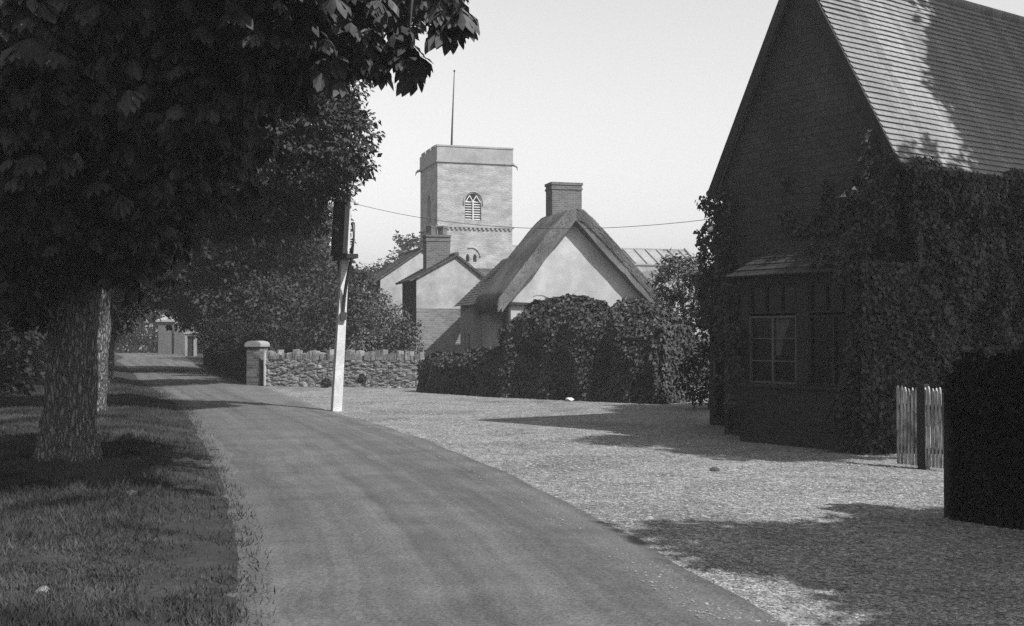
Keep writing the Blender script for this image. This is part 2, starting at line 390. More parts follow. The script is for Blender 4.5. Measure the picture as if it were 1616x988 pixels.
# ------------------------------------------------------------------ ground, road, forecourt, verge
mb = MB(); GX = 150; mb.add([(-GX, -40, 0), (GX, -40, 0), (GX, 210, 0), (-GX, 210, 0)], [(0, 1, 2, 3)])
tag(mb.build('ground', M['turf']), kind='structure')
ROAD = [  # depth, left x, right x
    (-20, -1.2, 7.0), (-8, -1.0, 4.6), (0, -1.0, 3.1), (4, -1.25, 2.15), (6.8, -1.65, 1.45), (9, -2.2, 1.0), (12.3, -3.1, 0.28), (15.5, -4.1, -0.6),
    (19.7, -5.4, -1.9), (25, -7.1, -4.0), (31, -9.3, -5.9), (36, -11.2, -7.6), (42, -13.5, -9.8), (52, -17.0, -13.2), (62, -20.6, -16.7), (74, -25.2, -20.3), (86, -28.6, -24.0), (98, -33.2, -27.6), (110, -38, -31.5)]
def road_x(y, side):
    for a, b in zip(ROAD, ROAD[1:]):
        if a[0] <= y <= b[0]:
            t = (y - a[0]) / (b[0] - a[0]); return a[side] + (b[side] - a[side]) * t
    return ROAD[-1][side]
def catm(y, side):               # smoothed edge
    return (road_x(y - 1.5, side) + 2 * road_x(y, side) + road_x(y + 1.5, side)) / 4
mb = MB(); ys = list(np.arange(-18, 30, 0.25)) + list(np.arange(30, 108, 1.0)); NA = 14; vs = []; fs = []
for i, y in enumerate(ys):
    l_ = catm(y, 1); r_ = catm(y, 2)
    l_ += 0.22 * noise.noise(Vector((y * 0.8, 3, 0))) + 0.12 * noise.noise(Vector((y * 4, 8, 0)))
    r_ += 0.10 * noise.noise(Vector((y * 0.7, 13, 0))) + 0.08 * noise.noise(Vector((y * 4, 18, 0)))
    for k in range(NA + 1):
        t = k / NA; x = l_ + (r_ - l_) * t
        vs.append((x, y, 0.012 + 0.035 * math.sin(math.pi * t) ** 0.7))
for i in range(len(ys) - 1):
    for k in range(NA):
        a = i * (NA + 1) + k; fs.append((a, a + 1, a + NA + 2, a + NA + 1))
mb.add(vs, fs, True); road = mb.build('road', M['road'])
uvl = road.data.uv_layers[0]
uvs = np.zeros((len(road.data.loops), 2), np.float32)
li = np.empty(len(road.data.loops), np.int32); road.data.loops.foreach_get('vertex_index', li)
uvs[:, 0] = (li % (NA + 1)) / NA; uvs[:, 1] = np.array(ys)[li // (NA + 1)]
uvl.data.foreach_set('uv', uvs.ravel()); tag(road, kind='structure')
# gravel forecourt, right of the road as far as the wall and the hedge
mb = MB(); vs = []; fs = []; ysf = list(np.arange(-10, 38.6, 0.3))
def far_right(y): return 30.0
for y in ysf:
    l_ = catm(y, 2) - 0.4
    for k in range(2): vs.append((l_ if k == 0 else 28.0, y, 0.004))
for i in range(len(ysf) - 1): fs.append((2*i, 2*i+1, 2*i+3, 2*i+2))
mb.add(vs, fs); tag(mb.build('gravel_ground', M['gravel']), kind='structure')
# loose stones scattered over the gravel
def scatter_stones(name, n, region, size, mat):
    xs = []; 
    while len(xs) < n:
        y = 6.5 + 26 * random.random() ** 1.7; x = catm(y, 2) - 0.12 * abs(random.gauss(0, 1)) + 11 * random.random() ** 1.15
        if random.random() < 0.05: x = catm(y, 2) - 0.5 * random.random() ** 2
        if x < 0.42 * y + 0.6: xs.append((x, y))
    P = np.array(xs); N = len(P)
    s = size * (0.35 + 1.3 * RNG.random(N) ** 4); s[P[:, 0] < np.array([catm(p[1], 2) for p in P])] *= 0.45
    octa = np.array([(1, 0, 0), (0.2, 1, 0), (-1, 0.1, 0), (-0.1, -1, 0), (0.15, 0.1, 0.5), (0, 0, -0.5)], float)
    rot = RNG.random(N) * 6.28; sx = s * (0.7 + 0.6 * RNG.random(N)); sy = s * (0.7 + 0.6 * RNG.random(N))
    X = octa[None, :, 0] * sx[:, None]; Y = octa[None, :, 1] * sy[:, None]; Z = octa[None, :, 2] * s[:, None] + 0.006
    cx = X * np.cos(rot)[:, None] - Y * np.sin(rot)[:, None] + P[:, :1]; cy = X * np.sin(rot)[:, None] + Y * np.cos(rot)[:, None] + P[:, 1:2]; Z = Z + np.array([0.042 * min(1, max(0, (catm(p[1], 2) - p[0]) / 0.6)) for p in P])[:, None]
    v = np.stack([cx, cy, Z], -1).reshape(-1, 3)
    tri = np.array([(0, 1, 4), (1, 2, 4), (2, 3, 4), (3, 0, 4)])
    f = (tri[None] + (np.arange(N) * 6)[:, None, None]).reshape(-1)
    me = bpy.data.meshes.new(name); me.vertices.add(len(v)); me.vertices.foreach_set('co', v.astype(np.float32).ravel())
    me.loops.add(len(f)); me.loops.foreach_set('vertex_index', f.astype(np.int32)); me.polygons.add(N * 4)
    me.polygons.foreach_set('loop_start', np.arange(0, N * 12, 3, dtype=np.int32)); me.polygons.foreach_set('loop_total', np.full(N * 4, 3, np.int32))
    me.update(calc_edges=True); me.materials.append(mat)
    o = bpy.data.objects.new(name, me); C.objects.link(o); return o
tag(scatter_stones('gravel_stones', 70000, None, 0.017, M['stone']), 'pale loose gravel stones scattered over the forecourt', 'gravel', kind='stuff')
# verge: slightly raised uneven turf left of the road
mb = MB(); vs = []; fs = []; ysv = list(np.arange(2, 60, 0.4)) + list(np.arange(60, 108, 2.0)); NB = 26
def verge_z(x, y):
    e = catm(y, 1) - x
    return 0.02 + 0.11 * min(1, max(0, (e - 0.05)) / 0.9) + 0.05 * noise.noise(Vector((x * 0.8, y * 0.8, 0))) * min(1, max(0, e)) + 0.02 * noise.noise(Vector((x * 3, y * 3, 4)))
for y in ysv:
    e = catm(y, 1) + 0.12
    for k in range(NB + 1):
        t = (k / NB) ** 2; x = e - t * 22; vs.append((x, y, verge_z(x, y) if k else -0.01))
for i in range(len(ysv) - 1):
    for k in range(NB):
        a = i * (NB + 1) + k; fs.append((a, a + NB + 1, a + NB + 2, a + 1))
mb.add(vs, fs, True); tag(mb.build('verge_ground', M['turf']), kind='structure')
def grass(name, n):
    P = []
    while len(P) < n:
        y = 5.2 + 30 * random.random() ** 2.0; e = 7.7 * random.random() ** 0.9 - 0.35 * random.random(); x = catm(y, 1) - e
        if x > -0.46 * y - 0.8:
            if e < 0.5 and (random.random() < 0.35 + 0.5 * (noise.noise(Vector((x * 2.5, y * 2.5, 5))) < -0.05)): continue
            if noise.noise(Vector((x * 0.9, y * 0.9, 2))) < -0.15 and random.random() < 0.55: continue
            P.append((x, y, verge_z(x, y) - 0.01))
    P = np.array(P); N = len(P); D = RNG.normal(size=(N, 3)) * 0.5; D[:, 2] = 1.0
    Nn = RNG.normal(size=(N, 3)); L = 0.03 + 0.075 * RNG.random(N) ** 1.7
    L *= 1 + 0.7 * np.array([noise.noise(Vector((p[0] * 0.6, p[1] * 0.6, 9))) for p in P])
    return leaf_obj(name, P, D, Nn, L, 0.005 + 0.005 * RNG.random(N), M['grass'], None, 'diamond')
tag(grass('grass', 260000), 'rough dark grass on the verge left of the lane', 'grass', kind='stuff')

# ------------------------------------------------------------------ trees
def trunk_mesh(name, parent, base, top, r0, r1, mat, n=20, rings=24, flare=0.5, jit=0.25, lean=(0, 0)):
    pts = []; rads = []
    for i in range(rings + 1):
        t = i / rings; z = base[2] + (top[2] - base[2]) * t
        x = base[0] + (top[0] - base[0]) * t + lean[0] * math.sin(t * 3); y = base[1] + (top[1] - base[1]) * t + lean[1] * math.sin(t * 3)
        pts.append((x, y, z)); rads.append((r0 + (r1 - r0) * t) * (1 + flare * math.exp(-(z - base[2]) * 3.2)))
    mb = MB(); mb.tube(pts, rads, n, True, True, jit); return mb.build(name, mat, parent)
def limb(parent, pts, r0, r1, mat, name='limb', n=8):
    k = len(pts); mb = MB(); P = []
    for i in range(k - 1):
        for j in range(4):
            P.append(Vector(pts[i]).lerp(Vector(pts[i + 1]), j / 4))
    P.append(Vector(pts[-1])); m = len(P)
    P = [p + Vector((noise.noise(p * 1.1), noise.noise(p * 1.1 + Vector((9, 0, 0))), noise.noise(p + Vector((0, 9, 0))))) * 0.10 * (1 if 0 < i else 0) for i, p in enumerate(P)]
    mb.tube(P, [r0 + (r1 - r0) * i / (m - 1) for i in range(m)], n, True, True, 0.15); return mb.build(name, mat, parent)
def make_tree(name, label, cat, base, th, r0, blobs, mat, leaf, spacing, per, cr, group=None, limbs=5, n=14, rings=14, **kw):
    """blobs in world coordinates"""
    b = Vector(base); root = empty(name, b, 0, label, cat, group)
    bl = [((c[0] - b.x, c[1] - b.y, c[2] - b.z), r) for c, r in blobs]
    top = np.mean([c for c, r in bl], axis=0); top = Vector((top[0] * 0.1, top[1] * 0.1, th))
    trunk_mesh('trunk', root, (0, 0, -0.05), top, r0, r0 * 0.55, M['bark'], n, rings)
    for i in range(min(limbs, len(bl))):
        c, r = bl[i]; a = top * (0.75 + 0.05 * i); e = Vector(c); mid = a.lerp(e, 0.5) + Vector((0, 0, 0.3))
        limb(root, [a, mid, e], r0 * 0.35, 0.03, M['bark'])
    foliage('crown', bl, mat, root, leaf, spacing, per, cr, **kw)
    return root
def B(px, py, d, rx, ry, rz): p = at(px, py, d); return ((p.x, p.y, p.z), (rx, ry, rz))

# nearest tree: horse chestnut whose boughs hang over the verge and the lane
tb = Vector((gr(103, 742).x, gr(103, 742).y, 0.0))
root = empty('horse_chestnut_tree', tb, 0, 'nearest horse chestnut, thick scaly trunk at the left edge, big drooping leaves over the lane', 'tree', 'avenue trees along the left of the lane')
pts = []; rads = []
for i in range(91):
    t = i / 90; z = -0.08 + 4.6 * t
    pts.append((0.10 * math.sin(t * 2.5) + 0.05 * t, 0.0, z)); rads.append(0.275 * (1 - 0.08 * t) * (1 + 0.32 * math.exp(-z * 2.2) + 0.35 * math.exp(-z * 9)))
mb = MB(); vs = []; fs = []; NT = 96
for i, (p, r) in enumerate(zip(pts, rads)):
    for k in range(NT):
        th = 2 * math.pi * k / NT; q = Vector((math.cos(th) * r, math.sin(th) * r, 0)); z = p[2]
        flt = 1 + 0.12 * math.sin(th * 5 + 0.8 * z) * math.exp(-z * 0.9)
        cell = noise.voronoi(Vector((q.x * 9, q.y * 9, z * 4.0)))[0]
        rr = r * flt + 0.030 * min(1.0, (cell[1] - cell[0]) * 1.6) + 0.02 * noise.noise(Vector((q.x * 5, q.y * 5, z * 2)))
        vs.append((p[0] + math.cos(th) * rr, p[1] + math.sin(th) * rr, z))
for i in range(len(pts) - 1):
    for k in range(NT):
        k2 = (k + 1) % NT; fs.append((i*NT+k, i*NT+k2, (i+1)*NT+k2, (i+1)*NT+k))
mb.add(vs, fs, True).build('trunk', M['bark'], root)
for e in [(-1.5, 1.0, 6.6), (1.8, -2.2, 5.6), (3.6, -3.2, 5.3), (0.3, 2.4, 6.8), (-2.5, -2.0, 6.0)]:
    limb(root, [(0.05, 0, 3.9), (e[0] * 0.45, e[1] * 0.45, 5.0), e], 0.17, 0.03, M['bark'])
nb = []   # boughs given as centre + radii
for px, py, d, rx, ry, rz in [
    (60, 60, 10.5, 1.2, 1.5, 1.0), (180, 60, 10.5, 1.2, 1.5, 0.9), (300, 60, 10.2, 1.1, 1.5, 0.75), (410, 20, 10.0, 0.9, 1.3, 0.5), (470, 15, 9.8, 0.55, 1.1, 0.38), (545, -5, 9.6, 0.22, 0.6, 0.25), (510, 70, 9.6, 0.2, 0.5, 0.10),
    (60, 200, 11.5, 1.2, 1.6, 0.9), (170, 210, 11.5, 1.2, 1.6, 0.9), (270, 180, 11.5, 0.8, 1.5, 0.5),
    (60, 350, 13.5, 1.3, 1.6, 0.8), (150, 340, 13.8, 0.9, 1.6, 0.6), (10, 420, 13.8, 0.8, 1.2, 0.5),
    (250, -90, 11.0, 3.0, 2.5, 0.8), (330, -90, 9.5, 1.0, 1.6, 0.6)]:
    p = at(px, py, d); nb.append(((p.x - tb.x, p.y - tb.y, p.z - tb.z), (rx, ry, rz)))
cc = clumps(nb, 0.34, (0.25, 1.0))
hang = []   # single hanging sprays against the sky
for px, py, d in [(600, 120, 9.5), (622, 95, 9.5), (640, 60, 9.4), (636, 92, 9.4), (642, 108, 9.4), (624, 70, 9.4), (700, 35, 9.2), (716, 30, 9.2), (722, 62, 9.2), (705, 58, 9.2), (733, 40, 9.2),
                  (610, 45, 9.5), (590, 100, 9.6), (560, 105, 9.6), (530, 105, 9.7), (640, 118, 9.4), (580, 60, 9.5), (705, 20, 9.2)]:
    p = at(px, py - 18, d); hang.append((p.x - tb.x, p.y - tb.y, p.z))
palmate('crown', cc, M['chestnut'], root, 0.175, 7, 11, 0.19)
palmate('hanging_spray', np.array(hang), M['chestnut'], root, 0.19, 7, 4, 0.05)
for q in ((640, -60, 9.4, 645, 60), (690, -60, 9.2, 715, 30), (560, -40, 9.6, 600, 80)):
    a = at(q[0], q[1], q[2]) - tb; b = at(q[3], q[4], q[2]) - tb
    limb(root, [a, (a + b) / 2 + Vector((0.05, 0, 0)), b], 0.02, 0.006, M['twig'], 'twig', 6)

AV = 'avenue trees along the left of the lane'
make_tree('horse_chestnut_tree', 'second avenue tree, trunk just behind the scaly one, crown reaching towards the sign post', 'tree', (gr(160, 660).x - 0.2, gr(160, 660).y, 0), 5.0, 0.27,
    [B(500, 210, 23, 0.9, 1.6, 0.9), B(430, 260, 23.5, 1.3, 2.0, 1.1), B(495, 285, 23, 0.45, 1.0, 0.35), B(545, 185, 22.5, 0.35, 0.7, 0.3), B(360, 190, 23, 1.5, 2.0, 1.3), B(350, 300, 24, 1.6, 2.0, 1.0), B(250, 260, 23, 1.6, 2.2, 1.5),
     B(450, 340, 24, 0.8, 1.5, 0.45), B(545, 245, 22.5, 0.25, 0.5, 0.2), B(480, 130, 23, 1.0, 1.5, 0.7), B(150, 250, 23, 1.7, 2.0, 1.6), B(562, 262, 22.8, 0.16, 0.3, 0.1)],
    M['leafmid'], 0.11, 0.42, 62, 0.33, AV, 6)
make_tree('horse_chestnut_tree', 'third avenue tree, slim trunk in deep shade behind the second', 'tree', (gr(181, 612).x - 0.3, gr(181, 612).y, 0), 5.0, 0.25,
    [B(330, 380, 36, 2.2, 2.5, 1.3), B(250, 330, 36, 2.2, 2.5, 1.8), B(400, 330, 36, 1.8, 2.5, 1.4), B(150, 380, 34, 2.6, 2.5, 2.4), B(440, 390, 37, 1.2, 2.0, 0.9), B(200, 200, 36, 3.0, 3.0, 2.4)],
    M['leafdark'], 0.17, 0.62, 34, 0.45, AV, 5)
make_tree('horse_chestnut_tree', 'farthest avenue tree, thin dark trunk near the lane end gates', 'tree', (gr(168, 590).x, gr(168, 590).y, 0), 6.0, 0.26,
    [B(240, 440, 50, 3.0, 3.0, 1.2), B(180, 420, 50, 3.0, 3.0, 2.0), B(320, 420, 50, 2.6, 3.0, 1.6), B(100, 400, 48, 3.5, 3.0, 3.0)],
    M['leafdark'], 0.22, 0.75, 30, 0.55, AV, 4)
# trees on the right of the lane, behind the wall
GW = 'garden trees behind the stone wall'
make_tree('garden_tree', 'tall dense tree rising behind the brick wall end pier', 'tree', (-11.5, 50, 0), 5.0, 0.3,
    [B(400, 480, 48, 2.2, 2.2, 1.5), B(450, 430, 50, 2.0, 2.2, 1.6), B(370, 400, 52, 2.2, 2.2, 1.8), B(470, 500, 46, 1.7, 1.8, 1.3), B(510, 440, 50, 1.2, 1.8, 1.3), B(340, 480, 52, 1.8, 2.0, 1.4), B(490, 390, 50, 1.0, 1.5, 0.8), B(300, 420, 55, 2.2, 2.2, 2.2)],
    M['leafmid'], 0.19, 0.62, 34, 0.45, GW, 5)
make_tree('garden_tree', 'rounded bushy tree behind the wall on both sides of the sign post', 'tree', (-6.6, 44, 0), 2.2, 0.16,
    [B(520, 500, 43, 1.1, 1.4, 1.2), B(555, 460, 44, 0.9, 1.4, 0.9), B(575, 510, 43, 1.0, 1.3, 1.0), B(490, 540, 42, 1.4, 1.3, 0.8)],
    M['leafmid'], 0.14, 0.46, 34, 0.34, GW, 4)
make_tree('garden_shrub', 'pale flecked shrub against the gabled house, over the wall', 'shrub', (-4.8, 40, 0), 1.0, 0.06,
    [B(610, 510, 40, 0.85, 0.9, 0.75), B(630, 540, 39.5, 0.7, 0.8, 0.6), B(580, 550, 39.5, 0.9, 0.8, 0.6), B(600, 475, 41, 0.4, 0.5, 0.35), B(645, 520, 40, 0.35, 0.6, 0.7)],
    M['leafpale'], 0.10, 0.36, 34, 0.26, None, 4, n=8, rings=6)
make_tree('garden_shrub', 'small dark shrub at the foot of the garden trees beside the lane', 'shrub', (-10.8, 46, 0), 0.8, 0.06,
    [B(410, 530, 42, 1.2, 1.0, 0.8), B(450, 545, 41, 1.0, 0.9, 0.6), B(360, 530, 45, 1.2, 1.0, 0.8)], M['leafdark'], 0.12, 0.42, 34, 0.3, None, 3, n=8, rings=6)
make_tree('far_tree', 'thin far tree showing against the sky left of the church tower', 'tree', (-9.6, 88, 0), 7.0, 0.25,
    [B(648, 392, 88, 1.3, 1.5, 1.2), B(655, 410, 86, 1.4, 1.5, 1.5), B(615, 425, 86, 1.6, 1.5, 0.8), B(600, 440, 84, 2.0, 1.5, 1.2), B(570, 450, 84, 2.0, 1.5, 1.2)],
    M['leafdark'], 0.26, 0.8, 26, 0.5, None, 4)
# wood beyond the lane end and on the far left
def wood(name, label, blobs, n, lf=0.42, sp=1.5, cr=1.1):
    o = foliage('far_wood', blobs, M['leafdark'], None, lf, sp, n, cr); return tag(o, label, 'wood', kind='stuff')
wood('far_wood', 'dark wood closing the lane beyond the gate piers', [((x, 112 + 6 * math.sin(x), z), (5, 4, 4)) for x in range(-62, -14, 6) for z in (2.5, 8, 13)] + [((-13, 70, 3), (3, 4, 3)), ((-14, 72, 7), (3, 4, 3)), ((-19, 80, 4), (3, 4, 4))], 30)
wood('far_wood', 'dark undergrowth filling the space behind the avenue trunks at left', [((road_x(26 + i * 7, 1) - 6.5, 26 + i * 7, z), (2.5, 4, 2.6)) for i in range(11) for z in (1.5, 4.8, 9)], 46, 0.2, 0.95, 0.7)

# ------------------------------------------------------------------ lane end: gate pier, wall, doorway, pale low wall
r = empty('gate_pier', (*gr(262, 560).xy, 0), 0, 'tall pier with a flat pointed cap at the far end of the lane', 'gate pier')
mb = MB(); mb.box(-0.5, 0.5, -0.5, 0.5, 0, 2.75); mb.build('shaft', M['brick'], r)
mb = MB(); mb.box(-0.68, 0.68, -0.68, 0.68, 2.76, 2.9); mb.add([(-0.66, -0.66, 2.905), (0.66, -0.66, 2.905), (0.66, 0.66, 2.905), (-0.66, 0.66, 2.905), (0, 0, 3.25)], [(0, 1, 4), (1, 2, 4), (2, 3, 4), (3, 0, 4)]); mb.build('cap', M['ashlar'], r)
r = empty('boundary_wall', (-27.9, 98, 0), 0, 'short length of ivied wall between the far gate pier and the arched doorway', 'wall')
mb = MB(); mb.box(-0.45, 1.1, 0, 0.4, 0, 2.4); mb.build('masonry', M['brick'], r)
p = gr(301, 562); r = empty('garden_doorway', (p.x, p.y, 0), 0, 'small pale framed doorway with a rounded hood beside the far gate pier', 'doorway')
mb = MB(); mb.box(-0.42, -0.26, -0.1, 0.3, 0, 1.6); mb.box(0.26, 0.42, -0.1, 0.3, 0, 1.6); mb.box(-0.42, 0.42, -0.1, 0.3, 1.6, 1.74); mb.build('frame', M['ashlar'], r)
mb = MB(); mb.prism([(-0.5, 1.745)] + [(-0.5 * math.cos(a) * -1 * -1, 1.745 + 0.26 * math.sin(a)) for a in []] + [(0.5, 1.745)] + [(0.5 * math.cos(a), 1.745 + 0.27 * math.sin(a)) for a in np.linspace(0.35, math.pi - 0.35, 7)], -0.18, 0.34); mb.build('hood', M['ashlar'], r)
mb = MB(); mb.box(-0.26, 0.26, 0.05, 0.1, 0, 1.6); mb.build('door', M['darkwood'], r)
r = empty('low_wall', (-37.5, 108, 0), 0, 'pale low wall glimpsed between the avenue trunks at the lane end', 'wall')
mb = MB(); mb.box(-1.5, 4, 0, 0.4, 0, 0.75); mb.build('masonry', M['plaster'], r)

# ------------------------------------------------------------------ hedges
def poly_len(P):
    s = [0]
    for a, b in zip(P, P[1:]): s.append(s[-1] + (Vector(b) - Vector(a)).length)
    return s
def hedge(name, label, cat, line, prof, thick, mat, leaf, dens, bulge=0.15, group=None, folds=0.0):
    """line: ground points of the front foot; prof: (distance, height) along it"""
    S_ = poly_len(line); tot = S_[-1]
    o0 = Vector((line[0][0], line[0][1], 0)); root = empty(name, o0, 0, label, cat, group)
    def pt(s):
        for i in range(len(line) - 1):
            if s <= S_[i + 1] or i == len(line) - 2:
                t = (s - S_[i]) / (S_[i + 1] - S_[i]); a = Vector(line[i]); b = Vector(line[i + 1]); d = (b - a).normalized()
                return a.lerp(b, t), Vector((d.y, -d.x))
    def H(s): return float(np.interp(s, [p[0] for p in prof], [p[1] for p in prof]))
    def surf(s, u):   # u runs up the front, over the top and down the back (0..3)
        c, nrm = pt(s); h = H(s); w = thick
        if u < 1: a, z = 0.0, h * u; nn = Vector((nrm.x, nrm.y, 0.0))
        elif u < 2: a, z = (u - 1) * w, h; nn = Vector((0, 0, 1))
        else: a, z = w, h * (3 - u); nn = Vector((-nrm.x, -nrm.y, 0))
        # rounded shoulder
        k = min(1, max(0, (z - h * 0.72) / (h * 0.28 + 1e-6)))
        cx = w / 2; a = cx + (a - cx) * (1 - 0.35 * k * k)
        q = Vector((c.x - nrm.x * a, c.y - nrm.y * a, z))
        e = min(s, tot - s); q.z *= 1.0 if e > 0.25 else 0.8 + 0.8 * e
        f = noise.noise(q * 0.9) * bulge * 1.3 + noise.noise(q * 2.7) * bulge * 0.7
        if folds and u < 1: f += folds * math.sin(s * 5.2 + 1.6 * noise.noise(Vector((s, z * 0.6, 0)))) * (1 - 0.5 * u)
        return q + nn * f - o0, nn
    ns = max(8, int(tot / 0.2)); nu = 30; vs = []; fs = []
    for i in range(ns + 1):
        for j in range(nu + 1):
            q, nn = surf(min(tot - 1e-4, tot * i / ns), 3 * j / nu * 0.9999); vs.append(q - nn * 0.10)
    for i in range(ns):
        for j in range(nu):
            a = i * (nu + 1) + j; fs.append((a, a + nu + 1, a + nu + 2, a + 1))
    vs_ = len(vs)
    mb = MB(); mb.add(vs, fs, True)
    mb.add([vs[j] for j in range(nu + 1)], [list(range(nu + 1))]); mb.add([vs[ns * (nu + 1) + j] for j in range(nu + 1)], [list(range(nu + 1))[::-1]])
    mb.build('branches', M['twig'], root)
    n = int(tot * (np.mean([p[1] for p in prof]) + thick) * dens)
    P = []; Nn = []
    for _ in range(n):
        u = random.random() * 2.2; s = random.random() * tot * 0.9999; q, nn = surf(s, u)
        sh = random.random() ** 2 * 0.2 - 0.08
        P.append(q + nn * (-sh)); Nn.append(nn)
    for s in (0.0, tot * 0.9999):
        c, nrm = pt(s); tdir = Vector((nrm.y, -nrm.x, 0)) * (1 if s == 0 else -1); tdir = Vector((-nrm.y, nrm.x, 0)) * (-1 if s == 0 else 1)
        for _ in range(int(H(s) * thick * dens)):
            a = random.random() * thick; z = random.random() * H(s) * 0.95
            P.append(Vector((c.x - nrm.x * a, c.y - nrm.y * a, z)) - o0 + tdir * random.uniform(-0.1, 0.1)); Nn.append(tdir)
    surface_leaves('leaves', np.array(P), np.array(Nn), mat, root, leaf, 'ivy'); return root
hedge('hedge', 'low dark hedge along the lane running back from the brick pier', 'hedge', [(-17.0, 65), (-13.0, 52), (-10.0, 43), (-8.55, 38.4)], [(0, 1.35), (12, 1.4), (25, 1.5), (50, 1.5)], 0.9, M['leafdark'], 0.14, 260)
hedge('hedge', 'low creeper hedge joining the stone wall to the tall mound', 'hedge', [(gr(662, 619).x, gr(662, 619).y), (gr(795, 627).x, gr(795, 627).y)], [(0, 0.98), (0.8, 1.03), (1.6, 1.05), (2.1, 1.15), (2.6, 1.3)], 0.8, M['creeper'], 0.075, 1700)
a_ = gr(790, 627); b_ = gr(935, 632); c_ = gr(1042, 638)
def hz(px, py, d): return at(px, py, d).z
hp = []
for px, py in [(790, 512), (800, 505), (820, 490), (840, 477), (862, 471), (890, 470), (912, 477), (928, 496), (940, 508), (950, 494), (965, 481), (985, 480), (1005, 487), (1018, 496), (1042, 505)]:
    t = (px - 790) / (1042 - 790.0); d = 1 / ((1 - t) / a_.y + t / c_.y); X = (px - 808) / FPX * d
    hp.append((math.hypot(X - a_.x, d - a_.y), hz(px, py, d)))
hedge('creeper_mound', 'tall two-humped mass of creeper hiding the foot of the thatched cottage', 'hedge', [(a_.x, a_.y), (c_.x, c_.y)], hp, 1.4, M['creeper'], 0.075, 2300, 0.12, None, 0.10)

# ------------------------------------------------------------------ stone wall with upright coping and brick end pier
WA = gr(418, 609.5); WB = at(664, 620, 35.6); WB.z = 0; wd = (WB - WA); wl = wd.length; wang = math.atan2(wd.y, wd.x)
r = empty('stone_wall', WA, wang, 'low rubble stone wall with jagged upright coping stones behind the sign post', 'wall')
mb = MB(); nx = int(wl / 0.06); nz_ = 16; vs = []; fs = []
for i in range(nx + 1):
    for j in range(nz_ + 1):
        x = wl * i / nx; z = 0.86 * j / nz_
        c = noise.voronoi(Vector((x * 3.4, 0, z * 9)))[0]; vs.append((x, -0.035 * min(1, (c[1] - c[0]) * 2.5) + 0.015 * noise.noise(Vector((x * 2, 3, z * 2))), z))
for i in range(nx):
    for j in range(nz_):
        a = i * (nz_ + 1) + j; fs.append((a, a + nz_ + 1, a + nz_ + 2, a + 1))
mb.add(vs, fs); mb.box(0, wl, 0.04, 0.38, 0, 0.858); mb.build('masonry', M['rubble'], r)
mb = MB(); x = 0.03
while x < wl - 0.05:
    wdt = random.uniform(0.06, 0.17); h = random.uniform(0.13, 0.27) if random.random() > 0.2 else random.uniform(0.27, 0.33)
    t = random.uniform(-0.12, 0.12); y0 = random.uniform(-0.05, 0.02)
    c = Vector((x + wdt / 2, 0.17 + y0, 0.86 + h / 2 - 0.01)); ax = Vector((wdt / 2 * 0.93, random.uniform(-0.01, 0.01), 0)); az = Vector((t * h / 2, 0, h / 2))
    b0 = len(mb.v); mb.obox(c, ax, (0, 0.17, 0), az)
    for q in range(b0, b0 + 8): mb.v[q] = tuple(Vector(mb.v[q]) + Vector((random.uniform(-1, 1), random.uniform(-1, 1), random.uniform(-1, 1))) * 0.016)
    x += wdt
mb.build('coping', M['coping'], r)
mb = MB(); mb.box(-0.01, 0.05, -0.045, 0.0, 0.02, 1.13); mb.build('mortar_strip', M['white'], r)
p = gr(404, 609); r = empty('brick_pier', (p.x, p.y + 0.2, 0), wang, 'square brick pier with rounded stone cap at the lane end of the rubble wall', 'pier')
mb = MB(); mb.box(-0.24, 0.24, -0.25, 0.25, 0, 1.25); mb.build('shaft', M['pierbrick'], r)
mb = MB(); mb.box(-0.29, 0.29, -0.30, 0.30, 1.252, 1.31)
mb.prism([(0.29, 1.312), (0.27, 1.37), (0.19, 1.42), (0.07, 1.44), (-0.07, 1.44), (-0.19, 1.42), (-0.27, 1.37), (-0.29, 1.312)][::-1], -0.30, 0.30); nn_ = 0; vs = []; fs = []
for i in range(nn_):
    for j in range(nn_):
        u = -1 + 2 * i / (nn_ - 1); v = -1 + 2 * j / (nn_ - 1); vs.append((0.28 * u, 0.29 * v, 1.312 + 0.12 * (1 - u ** 4) ** 0.5 * (1 - v ** 4) ** 0.5))
for i in range(nn_ - 1):
    for j in range(nn_ - 1):
        a = i * nn_ + j; fs.append((a, a + nn_, a + nn_ + 1, a + 1))
mb.build('cap', M['ashlar'], r)
def tuft(px, py, label, s, d):
    p = at(px, py, d); root = empty('wall_tuft', p, 0, label, 'plant', 'plants growing on the stone wall')
    n = 260; P = sphere_pts(n) * s * RNG.random((n, 1)) ** 0.5; P[:, 1] = -np.abs(P[:, 1]) * 0.6
    surface_leaves('foliage', P, unit(P + 1e-6), M['leafdark'], root, 0.06, 'ivy')
tuft(572, 597, 'round dark tuft growing from the wall face right of the sign post', 0.15, 34.9)
tuft(514, 604, 'dark tuft at the foot of the wall just left of the sign post', 0.16, 35.9)

